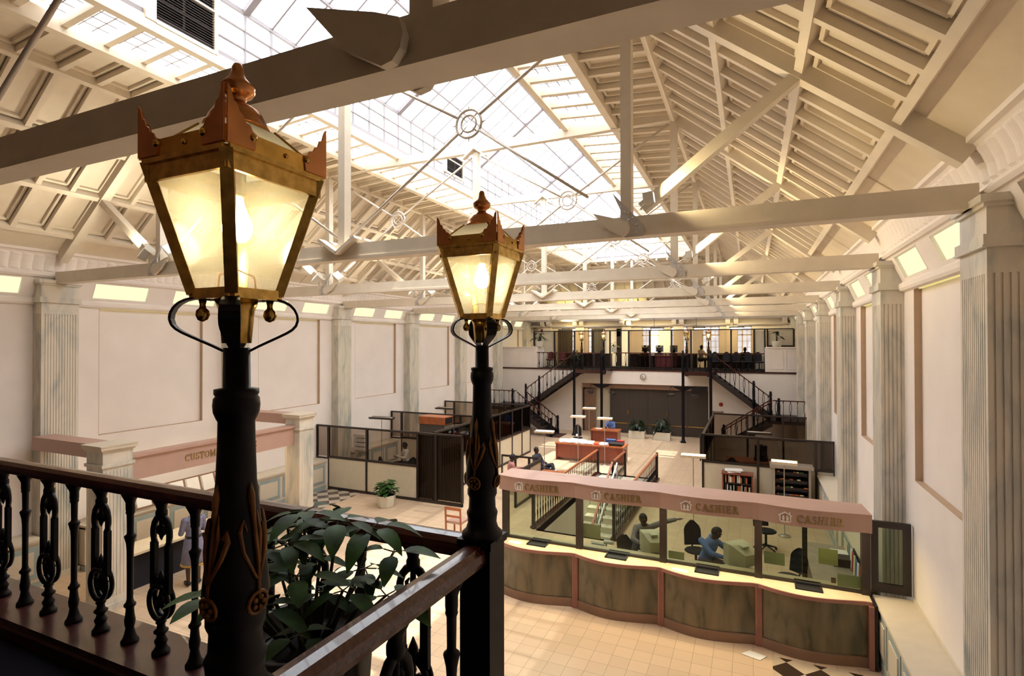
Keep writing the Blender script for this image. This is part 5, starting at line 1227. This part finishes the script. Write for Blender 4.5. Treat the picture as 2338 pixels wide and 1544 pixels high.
for i,(x,y,w,l) in enumerate(((-7.5,22.5,.5,'left end'),(-7.0,22.6,.8,'left half'),(-6.5,22.45,.6,'middle'),(-5.75,22.4,.35,'right half'))):
    t=thing('paper_pile','loose white papers piled on the %s of the wide red desk'%l,'papers',(x,y,.75),group='paper piles on the wide red desk')
    for k in range(4):
        a=rr.uniform(-.5,.5); z=.752+k*.012; c,s=math.cos(a)*w/2,math.sin(a)*w/2; b=MB(); b.ext([(x-c+s*.6,y-s-c*.6,z),(x+c+s*.6,y+s-c*.6,z),(x+c-s*.6,y+s+c*.6,z+.02*k),(x-c-s*.6,y-s+c*.6,z+.02*k)],(0,0,.01)); b.build('sheet',M['paper'],t)
b=MB(); b.box(-5.5,-4.95,22.3,22.75,.75,.86); tag(b.build('document_case',M['black']),'black flat case on the right end of the wide red desk','case')
b=MB(); b.box(-5.75,-5.35,22.78,23.0,.75,.93); tag(b.build('folder_stack',M['blue']),'blue folders on the right end of the wide red desk','folder')
b=MB(); b.box(-5.3,-5.0,22.78,23.05,.75,.9); tag(b.build('folder_stack',M['red']),'red folder beside the black case on the wide red desk','folder')
b=MB(); b.box(-6.15,-5.95,22.3,22.55,.75,.78); tag(b.build('folder',M['red']),'flat red folder among the papers on the wide red desk','folder')
t=thing('table_lamp','small white globe on a dark stem at the back of the wide red desk','lamp',(-7.1,23.0,.75)); b=MB(); b.lathe([(.05,.75),(.05,.77),(.012,.78),(.012,.93)],-7.1,23.0,10); b.build('stem',M['black'],t); b=MB(); b.ball((-7.1,23.0,.98),.06); b.build('globe',M['paper'],t)
b=MB(); b.box(-7.2,-6.9,26.4,26.6,.75,.79); tag(b.build('paper_pad',M['paper']),'white pad on the desk of the man in the blue shirt','papers')
b=MB(); b.box(-6.5,-6.2,16.85,17.05,.72,.75); tag(b.build('paper_pad',M['paper']),'white pad on the small orange desk','papers')
b=MB(); b.lathe([(.04,.72),(.05,.8),(.05,.83)],-6.02,17.1,10); tag(b.build('mug',M['paper']),'pale mug on the small orange desk','mug')
chair('office_chair','dark blue grey chair behind the wide red desk',-7.75,25.2,0,.3,high=1.15)
chair('office_chair','dark chair under the man in the dark suit',-7.0,18.35,0,1.3,high=1.0)
chair('office_chair','dark chair of the man at the desk below the balcony',-6.6,27.35,0,0)
# ------------------------------------------------------------------ basement stair
b=MB(); b.box(PX0-.1,PX0,PY0,PY1,-3.2,0); b.box(PX1,PX1+.1,PY0,PY1,-3.2,0); b.box(PX0,PX1,PY0-.1,PY0,-3.2,0); b.box(PX0-.1,PX1+.1,PY1,PY1+.1,-3.2,0); b.box(PX0,PX1,PY0,PY1,-3.3,-3.2)
struct(b.build('wall_stairwell',M['wall'],origin=(0,0,0)),'cream lining of the basement stairwell behind the cashiers','wall')
t=thing('basement_stairs','tiled stair going down into the floor behind the cashier screens','stairs',(-4.4,17,-3.2)); b=MB()
for i in range(16): b.box(PX0+.01,PX1-.01,PY1-.5-.36*(i+1),PY1-.5-.36*i+.02,-3.19,-.19*(i+1))
b.box(PX0+.01,PX1-.01,PY1-.5,PY1,-3.19,-.02); b.build('steps',M['panelw'],t)
def spindle_rail(label,X,ya,yb,z0=0,z1=0,kerb=True,ends=True):
    t=thing('stair_rail',label,'railing',(X,(ya+yb)/2,min(z0,z1))); 
    b=MB(); b.bar((X,ya,z0+.93),(X,yb,z1+.93),.06,.06); b.build('handrail',M['orangewood'],t)
    if kerb: b=MB(); b.bar((X,ya,z0+.03),(X,yb,z1+.03),.2,.06); b.build('kerb',M['mahog'],t)
    n=int(abs(yb-ya)/.21)
    for i in range(n):
        f=(i+.5)/n; y=ya+(yb-ya)*f; z=z0+(z1-z0)*f; b=MB(); b.lathe([(.018,z+.04),(.010,z+.15),(.020,z+.3),(.023,z+.38),(.010,z+.48),(.017,z+.55),(.010,z+.62),(.010,z+.9)],X,y,6); b.build('spindle',M['iron'],t)
    if ends:
        for y,z in ((ya,z0),(yb,z1)): b=MB(); b.box(X-.04,X+.04,y-.04,y+.04,z,z+.98); b.build('newel_post',M['dwood'],t)
spindle_rail('left spindled railing with orange brown handrail beside the basement stair',-5.48,13.7,20.5)
spindle_rail('right spindled railing with orange brown handrail beside the basement stair',-3.25,13.7,20.55)
spindle_rail('middle railing of the basement stair, level part near the top',-4.45,18.6,20.6,kerb=False)
spindle_rail('middle railing of the basement stair, sloping down toward the cashiers',-4.45,14.2,18.55,-2.3,0,kerb=False,ends=False)
b=MB(); b.tube([(-4.28,18.5,.92),(-4.28,14.4,-1.3)],.03,8); b.tube([(-4.28,18.5,.92),(-4.28,18.5,0)],.02,6); tag(b.build('grab_rail',M['paper']),'pale slanting grab rail down the basement stair','handrail')
# ------------------------------------------------------------------ right cubicle
screen_wall('cubicle_partition','dark framed front partition of the right cubicle behind the filing shelves',(-1.5,19.0),(2.3,19.0),2.06,1.14,(.44,.87),gm='dglass2')
screen_wall('cubicle_partition','dark side partition of the right cubicle with brown blinds facing the hall',(-1.5,19.05),(-1.5,24.4),2.04,1.14,(.33,.66),curtain=1.1)
screen_wall('cubicle_partition','dark framed back partition of the right cubicle below the right staircase',(-1.5,24.4),(2.3,24.4),2.1,1.14,(.35,.7))
t=thing('bookcase','red brown bookcase with dark shelves against the right cubicle','bookcase',(-.43,18.7,0))
b=MB(); b.box(-.88,-.84,18.5,18.92,0,.90); b.build('side_panel',M['redwood'],t); b=MB(); b.box(-.02,.02,18.5,18.92,0,.90); b.build('side_panel',M['redwood'],t); b=MB(); b.box(-.9,.04,18.48,18.93,.88,.92); b.build('top',M['redwood'],t); b=MB(); b.box(-.84,-.02,18.88,18.92,0,.88); b.build('back',M['black'],t)
for z in (.05,.32,.6): b=MB(); b.box(-.84,-.02,18.54,18.88,z-.015,z+.015); b.build('shelf',M['dwood'],t)
rr=random.Random(2)
for z in (.335,.615):
    x=-.8; k=0
    while x<-.1:
        w=rr.uniform(.03,.06); k+=1
        b=MB(); b.box(x,x+w*.9,18.58,18.8,z,z+rr.uniform(.16,.23)); tag(b.build('book',M[rr.choice(('dwood','bluegrey','orangewood','beige','leafd','paper'))]),'book on the %s shelf of the red brown bookcase, %s from the left'%('lower' if z<.5 else 'upper',ORD[min(k-1,9)] if k<=10 else 'number %d'%k),'book',group='books in the red brown bookcase'); x+=w+rr.choice((.002,.002,.05))
t=thing('paper_pile','crumpled white papers on top of the red brown bookcase','papers',(-.55,18.7,.92))
for k in range(5):
    a=rr.uniform(-.6,.6); b=MB(); x,y=-.6+rr.uniform(-.1,.15),18.7; c,s=math.cos(a)*.2,math.sin(a)*.2; z=.922+k*.016
    b.ext([(x-c+s*.6,y-s-c*.6,z),(x+c+s*.6,y+s-c*.6,z),(x+c-s*.6,y+s+c*.6,z+.03),(x-c-s*.6,y-s+c*.6,z+.03)],(0,0,.012)); b.build('sheet',M['paper'],t)
t=thing('filing_shelves','grey filing shelves holding rows of coloured files before the right cubicle','shelves',(1.08,18.6,0))
b=MB(); b.box(.58,.64,18.35,18.9,0,1.25); b.build('side_panel',M['lampmetal'],t); b=MB(); b.box(1.55,1.61,18.35,18.9,0,1.25); b.build('side_panel',M['lampmetal'],t); b=MB(); b.box(.5,1.69,18.3,18.92,1.25,1.33); b.build('top',M['lampmetal'],t); b=MB(); b.box(.64,1.55,18.86,18.9,0,1.25); b.build('back',M['black'],t)
for i in range(5):
    z=.12+i*.23; b=MB(); b.box(.64,1.55,18.4,18.86,z-.012,z+.012); b.build('shelf',M['dark'],t)
    b=MB(); b.box(.66,1.53,18.42,18.5,z+.012,z+.09); b.build('file_row',M['dwood'],t)
    x=.7
    while x<1.45:
        w=rr.uniform(.05,.14)
        if rr.random()<.6: b=MB(); b.box(x,x+w,18.41,18.45,z+.09,z+.12); b.build('file_tab',M[rr.choice(('leaf','orangewood','orangewood','leaf','papery','blue'))],t)
        x+=w+.02
wood_desk('dark desk inside the right cubicle seen through smoked glass',-.9,.9,21.4,22.2)
chair('office_chair','dark chair inside the right cubicle behind the first pane',-.6,20.4,0,.2)
chair('office_chair','dark chair inside the right cubicle behind the second pane',1.0,20.6,0,-.2)
monitor('computer_monitor','dark monitor on the desk inside the right cubicle',.3,21.8,.75,0,'black',1.1)
# ------------------------------------------------------------------ people
def fuse(mb,name,m,parent,vox=.014,smooth=2):
    o=mb.build(name,m,parent); md=o.modifiers.new('r','REMESH'); md.mode='VOXEL'; md.voxel_size=vox; md.use_smooth_shade=True
    if smooth: s=o.modifiers.new('s','SMOOTH'); s.iterations=smooth; s.factor=.5
    dg=bpy.context.evaluated_depsgraph_get(); me=bpy.data.meshes.new_from_object(o.evaluated_get(dg)); o.modifiers.clear(); old=o.data; o.data=me; bpy.data.meshes.remove(old)
    if not me.materials: me.materials.append(m)
    me.polygons.foreach_set('use_smooth',[True]*len(me.polygons)); return o
def cap(b,pts,rs,n=12):
    b.tube(pts,rs,n); b.ball(pts[0],rs[0],n,8); b.ball(pts[-1],rs[-1],n,8)
def hand(b,w,d,nrm,r=1.0,curl=.5):
    """palm and five curled fingers at wrist w pointing along d, palm facing nrm"""
    w=Vector(w); d=Vector(d).normalized(); nrm=Vector(nrm); nrm=(nrm-d*nrm.dot(d)).normalized(); s=d.cross(nrm)
    b.tube([w,w+d*.03,w+d*.085],[.024,.034,.036],10,flat=.5)
    for k,(o,l) in enumerate(((-.030,.070),(-.010,.080),(.010,.076),(.029,.058))):
        p=w+d*.08+s*o; q=p+d*l*.45+nrm*curl*.012; e=q+(d*(1-curl*.6)+nrm*curl*.9).normalized()*l*.5; b.tube([p-d*.02,p,q,e],[.011,.010,.0095,.008],8)
    p=w+d*.03-s*.03; q=p+d*.035-s*.022+nrm*.01; b.tube([w+d*.02-s*.015,p,q,q+d*.03+nrm*.012],[.013,.012,.011,.009],8)
def human(label,X,Y,Z,rz,J,top,bottom,hair='hair',shoes='black',vox=.016,skirt=None,sleeve=1.0,extra=None,curl=.5,hairstyle='short'):
    """J: joints in the person's own frame, facing -y"""
    t=thing('person',label,'person',(X,Y,Z)); R=Matrix.Rotation(rz,3,'Z'); O=Vector((X,Y,Z))
    j={k:Vector(v) for k,v in J.items()}
    def tr(mb): mb.v=[tuple(R@Vector(p)+O) for p in mb.v]; return mb
    pel,ch,nk,hd=j['pelvis'],j['chest'],j['neck'],j['head']; up=(nk-pel).normalized()
    sx=Vector((1,0,0)) if 'side' not in j else j['side'].normalized()
    fw=j.get('face',Vector((0,-1,0))).normalized(); hu=(hd-nk).normalized(); hs=fw.cross(hu).normalized()*-1
    hrot=Matrix((hs,-fw,hu)).transposed()
    b=MB()
    b.tube([pel-up*.08,pel,pel.lerp(ch,.5),ch,nk-up*.05],[.13,.145,.125,.145,.06],14,flat=1) if False else None
    def torso(bb,k=0,lo=-.10):
        vs=[];fs=[];n=16; st=[(lo,.135,.10),(0,.155,.115),(.35,.125,.10),(.7,.155,.115),(.92,.165,.095),(1.06,.07,.06)]
        bk=sx.cross(up)
        for f,a,c in st:
            p=pel.lerp(nk,f*.94) if f>=0 else pel+up*f
            for i in range(n):
                q=2*PI*i/n; vs.append(p+sx*math.cos(q)*(a+k)+bk*math.sin(q)*(c+k))
        for i in range(len(st)-1):
            for m_ in range(n): fs.append((i*n+m_,i*n+(m_+1)%n,(i+1)*n+(m_+1)%n,(i+1)*n+m_))
        fs.append(tuple(range(n-1,-1,-1))); fs.append(tuple((len(st)-1)*n+m_ for m_ in range(n))); bb.add(vs,fs,True)
    torso(b)
    cap(b,[nk-up*.06,nk,nk.lerp(hd,.5)],[.06,.05,.05])
    b.ball(hd,.1,14,10,(.76,.92,1.14),hrot); b.ball(hd+fw*.03-hu*.06,.07,12,8,(.80,.9,.85),hrot)
    b.ball(hd+fw*.10-hu*.018,.016,8,6,(.8,1.1,1.2),hrot); b.ball(hd+fw*.085-hu*.065,.022,8,5,(1.2,.6,.5),hrot)
    for s in (1,-1): b.ball(hd+hs*s*.078-hu*.01,.022,8,6,(.4,.8,1.3),hrot); b.ball(hd+fw*.072+hs*s*.033+hu*.02,.018,8,6,(1,.5,.6),hrot)
    for s in 'LR':
        cap(b,[j['sh'+s],j['el'+s]],[.050,.040]); cap(b,[j['el'+s],j['wr'+s]],[.040,.026])
        d=j.get('hd'+s,j['wr'+s]-j['el'+s]); hand(b,j['wr'+s],d,j.get('pn'+s,Vector((0,0,-1))),curl=curl)
        cap(b,[j['hp'+s],j['kn'+s]],[.085,.055]); cap(b,[j['kn'+s],j['an'+s]],[.055,.035])
        f=j.get('ft'+s,Vector((0,-1,0))); cap(b,[j['an'+s]-Vector((0,0,.03)),j['an'+s]+f*.13-Vector((0,0,.055))],[.036,.028])
    fuse(tr(b),'body',M['skin'],t,vox,2)
    for s in (1,-1):
        e=MB(); e.ball(hd+fw*.083+hs*s*.033+hu*.02,.011,8,6); tr(e).build('eye',M['hair'],t)
    c=MB(); torso(c,.018,-.16 if not skirt else -.05)
    for s in 'LR':
        sh,el,wr=j['sh'+s],j['el'+s],j['wr'+s]; cap(c,[sh,el.lerp(sh,max(0,1-sleeve*2)) if sleeve<.5 else el],[.066,.056])
        if sleeve>=1: cap(c,[el,el.lerp(wr,.93)],[.055,.040])
    fuse(tr(c),'shirt',top,t,vox,3)
    if skirt:
        c=MB(); c.lathe([(.14,pel.z+.08),(.175,pel.z),(.205,pel.z-.25),(.235,skirt)],pel.x,pel.y,20); c.lathe([(.235,skirt),(.238,skirt+.01),(.238,skirt+.03)],pel.x,pel.y,20) if False else None
        tr(c).build('skirt',bottom,t)
    else:
        c=MB(); cap(c,[j['hpL'],j['hpR']],[.12,.12])
        for s in 'LR': cap(c,[j['hp'+s],j['kn'+s]],[.105,.075]); cap(c,[j['kn'+s],j['kn'+s].lerp(j['an'+s],.93)],[.073,.058])
        fuse(tr(c),'trousers',bottom,t,vox,3)
    for s in 'LR':
        c=MB(); f=j.get('ft'+s,Vector((0,-1,0))); a=j['an'+s]; cap(c,[a-Vector((0,0,.03))-f*.03,a+f*.15-Vector((0,0,.05))],[.045,.036],10); tr(c).build('shoe',M[shoes],t)
    c=MB(); c.ball(hd-fw*.014+hu*.022,.108,14,10,(.80,.94,1.06),hrot); k=MB()
    # keep the hair off the face
    keep=[i for i,f in enumerate(c.f) if all(((Vector(c.v[q])-hd).dot(fw)<.045 or (Vector(c.v[q])-hd).dot(hu)>.075) and (Vector(c.v[q])-hd).dot(hu)>(-.06 if hairstyle=='short' else -.09) for q in f)]
    k.v=c.v; k.f=[c.f[i] for i in keep]; k.sm=[True]*len(keep); tr(k).build('hair',M[hair],t)
    if extra: extra(t,tr,j)
    return t
def stand(**k):
    j=dict(pelvis=(0,0,.95),chest=(0,-.01,1.25),neck=(0,.0,1.45),head=(0,-.015,1.585),shL=(.17,0,1.38),shR=(-.17,0,1.38),elL=(.21,.03,1.10),elR=(-.21,.03,1.10),wrL=(.20,-.06,.86),wrR=(-.20,-.06,.86),
      hpL=(.09,0,.92),hpR=(-.09,0,.92),knL=(.10,-.02,.50),knR=(-.10,-.02,.50),anL=(.10,.02,.09),anR=(-.10,.02,.09),pnL=(-1,0,0),pnR=(1,0,0)); j.update(k); return j
def sit(**k):
    j=dict(pelvis=(0,.02,.56),chest=(0,.0,.86),neck=(0,-.02,1.08),head=(0,-.05,1.21),shL=(.17,-.01,1.0),shR=(-.17,-.01,1.0),elL=(.23,-.12,.78),elR=(-.23,-.12,.78),wrL=(.12,-.36,.82),wrR=(-.12,-.36,.82),
      hpL=(.10,0,.54),hpR=(-.10,0,.54),knL=(.13,-.43,.54),knR=(-.13,-.43,.54),anL=(.13,-.42,.09),anR=(-.13,-.42,.09)); j.update(k); return j
C_=lambda n,c,**k: mat(n,c,.8,var=.15,vs=18,**k)
M['dress']=C_('grey_blue_print_cloth',(.20,.20,.30)); M['pinkcloth']=C_('pink_cloth',(.50,.22,.20)); M['greyknit']=C_('grey_knit',(.20,.17,.19)); M['bluecloth']=C_('blue_shirt_cloth',(.10,.17,.42)); M['suit']=C_('navy_suit_cloth',(.012,.013,.026)); M['whitecloth']=C_('white_shirt_cloth',(.7,.66,.6)); M['redcloth']=C_('red_cloth',(.45,.03,.03)); M['goldcloth']=C_('gold_hem',(.55,.33,.07))
def belt(t,tr,j):
    b=MB(); b.lathe([(.150,1.0),(.155,1.0),(.155,1.05),(.150,1.05)],0,0,18); tr(b).build('belt',M['black'],t)
    b=MB(); b.lathe([(.236,.44),(.24,.43),(.242,.46),(.236,.47)],0,0,20); tr(b).build('hem',M['goldcloth'],t)
human('woman in a grey blue print dress with gold hem standing at the customer service desk',-10.82,7.66,0,-PI/2-.25,stand(elL=(.23,-.02,1.12),wrL=(.15,-.24,1.05),elR=(-.23,-.02,1.12),wrR=(-.15,-.24,1.05)),M['dress'],M['dress'],skirt=.43,extra=belt,vox=.013,sleeve=.5)
human('person in red seated behind the customer service desk, only the dark head and shoulder showing',-12.75,10.2,0,PI/2,sit(head=(0,-.08,1.19),face=(0,-1,-.3)),M['redcloth'],M['suit'])
human('cashier in a grey knit top reaching across behind the second cashier screen',-2.16,11.62,.24,.15,sit(chest=(.02,-.1,.84),neck=(.06,-.2,1.04),head=(.04,-.27,1.17),shL=(.22,-.15,1.0),shR=(-.11,-.18,.96),elL=(.46,-.22,1.14),wrL=(.70,-.25,1.22),elR=(-.16,-.42,.80),wrR=(-.02,-.62,.80),face=(-.1,-1,-.5),pnL=(0,0,-1)),M['greyknit'],M['suit'])
human('man in a blue shirt seated at a beige monitor behind the third cashier screen',-.86,11.55,.13,1.05,sit(chest=(0,-.08,.85),neck=(0,-.16,1.06),head=(0,-.24,1.18),elL=(.24,-.28,.84),elR=(-.24,-.28,.84),wrL=(.13,-.50,.80),wrR=(-.13,-.50,.80),face=(0,-1,-.45)),M['bluecloth'],M['suit'])
human('man in a dark suit lounging with crossed legs in the middle of the hall',-7.0,18.3,0,1.35,sit(chest=(0,.16,.82),neck=(0,.24,1.02),head=(0,.22,1.16),shL=(.18,.22,.96),shR=(-.18,.22,.96),elL=(.26,.12,.72),elR=(-.26,.12,.72),wrL=(.12,-.16,.70),wrR=(-.12,-.14,.70),knL=(.06,-.42,.70),anL=(-.16,-.66,.52),knR=(-.12,-.44,.54),anR=(-.12,-.62,.10)),M['suit'],M['suit'])
human('woman in pink seated behind the low open framed partition',-7.45,16.6,0,2.2,sit(),M['pinkcloth'],M['pinkcloth'])
human('man in a light blue shirt seated at the desk below the far balcony',-6.6,27.2,0,-.1,sit(),M['bluecloth'],M['suit'])
human('person in a white shirt seated on the far balcony before a bright window',-2.6,31.9,BZ+.02,.9,sit(),M['whitecloth'],M['suit'],vox=.02)
human('person seated among the dark chairs on the far balcony, dark head against the right window',-.33,31.6,BZ-.1,.2,sit(),M['suit'],M['suit'],vox=.02)
human('person in a white blouse standing bent inside the first left cubicle',-12.0,17.0,0,-.6,sit(),M['whitecloth'],M['suit'],vox=.018)
# ------------------------------------------------------------------ camera, world, lights
cam=bpy.data.cameras.new('camera'); cam.sensor_width=36; cam.lens=36*1224.8/2338; cam.clip_start=.05; cam.clip_end=200
co=bpy.data.objects.new('camera',cam); COL.objects.link(co); scene.camera=co
yaw,pit,rol=.419788,.0088712,-.00154464
f=Vector((-math.sin(yaw)*math.cos(pit),math.cos(yaw)*math.cos(pit),math.sin(pit))); r=Vector((math.cos(yaw),math.sin(yaw),0)); u=r.cross(f)
r2=r*math.cos(rol)+u*math.sin(rol); u2=-r*math.sin(rol)+u*math.cos(rol)
co.matrix_world=Matrix(((r2.x,u2.x,-f.x,0),(r2.y,u2.y,-f.y,0),(r2.z,u2.z,-f.z,5.1),(0,0,0,1)))
w=bpy.data.worlds.new('sky'); scene.world=w; w.use_nodes=True; nt=w.node_tree; bg=nt.nodes['Background']
bg.inputs[0].default_value=(.95,.97,1.0,1); bg.inputs[1].default_value=WORLD
def light(name,kind,loc,energy,color,size=.1,size_y=None,rot=(0,0,0),**k):
    l=bpy.data.lights.new(name,kind); l.energy=energy; l.color=color
    if kind=='AREA':
        l.size=size
        if size_y: l.shape='RECTANGLE'; l.size_y=size_y
    elif kind!='SUN': l.shadow_soft_size=size
    for a,v in k.items(): setattr(l,a,v)
    o=bpy.data.objects.new(name,l); o.location=loc; o.rotation_euler=rot; COL.objects.link(o); return o
# sun almost overhead, through the roof glazing
d=Vector((-.05,.03,-1)).normalized(); s=light('sun','SUN',(0,0,30),SUN,(1,.95,.86),angle=.012); s.rotation_euler=d.to_track_quat('-Z','Y').to_euler()
# daylight portals over the glazed roof lantern
for (ya,yb) in ((LY0,10),(10,20),(20,30)):
    p=light('skylight_portal','AREA',(XC,(ya+yb)/2,RZ+.1),1,(1,1,1),mir(FX)*-1-(-FX),yb-ya); p.data.cycles.is_portal=True
# floodlights on the truss feet
for k in range(0,6):
    q=light('flood_light','SPOT',(XC+PW+.38,T(k)-.20,TZ1+.18),FLOOD*(.5 if k==0 else 1),(1,.80,.45),.04,spot_size=2.3,spot_blend=.9)
    q.rotation_euler=Vector((1,.05,.35)).to_track_quat('-Z','Y').to_euler()
    for j in (1,-1):
        q=light('flood_light','SPOT',(XC-PW+j*.50,T(k)-.07,TZ1+.40),FLOOD,(1,.87,.64),.1,spot_size=2.4,spot_blend=.9)
        q.rotation_euler=Vector((j*.75,-.1,.75)).to_track_quat('-Z','Y').to_euler()
# strip lamps under the cashier canopy
for i in range(4): light('canopy_strip','AREA',(-4.7+1.6*i+.8,10.0,2.10),22,(1,.80,.45),1.3,.12)
# customer service downlight
for y in (7.6,9.0,10.4): light('service_strip','AREA',(-12.4,y,2.72),11,(1,.78,.42),.9,.2)
# balcony at the far end: ceiling glow and pendants
for x in (-10.2,-5.6,-1.0): light('balcony_glow','AREA',(x,32.9,6.5),140,(1,.80,.34),2.5,.5)
for x in (-11.0,-7.0): light('balcony_uplight','SPOT',(x,33.6,5.9),260,(1,.80,.30),.08,spot_size=1.6,spot_blend=.8).rotation_euler=(PI-.25,0,0)
scene.view_settings.view_transform='Standard'; scene.view_settings.look='None'; scene.view_settings.gamma=1; scene.view_settings.use_curve_mapping=False
scene.view_settings.exposure=EXPO
scene.cycles.max_bounces=7; scene.cycles.diffuse_bounces=4; scene.cycles.glossy_bounces=3; scene.cycles.transparent_max_bounces=16; scene.cycles.transmission_bounces=4
scene.cycles.caustics_reflective=False; scene.cycles.caustics_refractive=False; scene.cycles.sample_clamp_indirect=6
scene.cycles.use_denoising=True
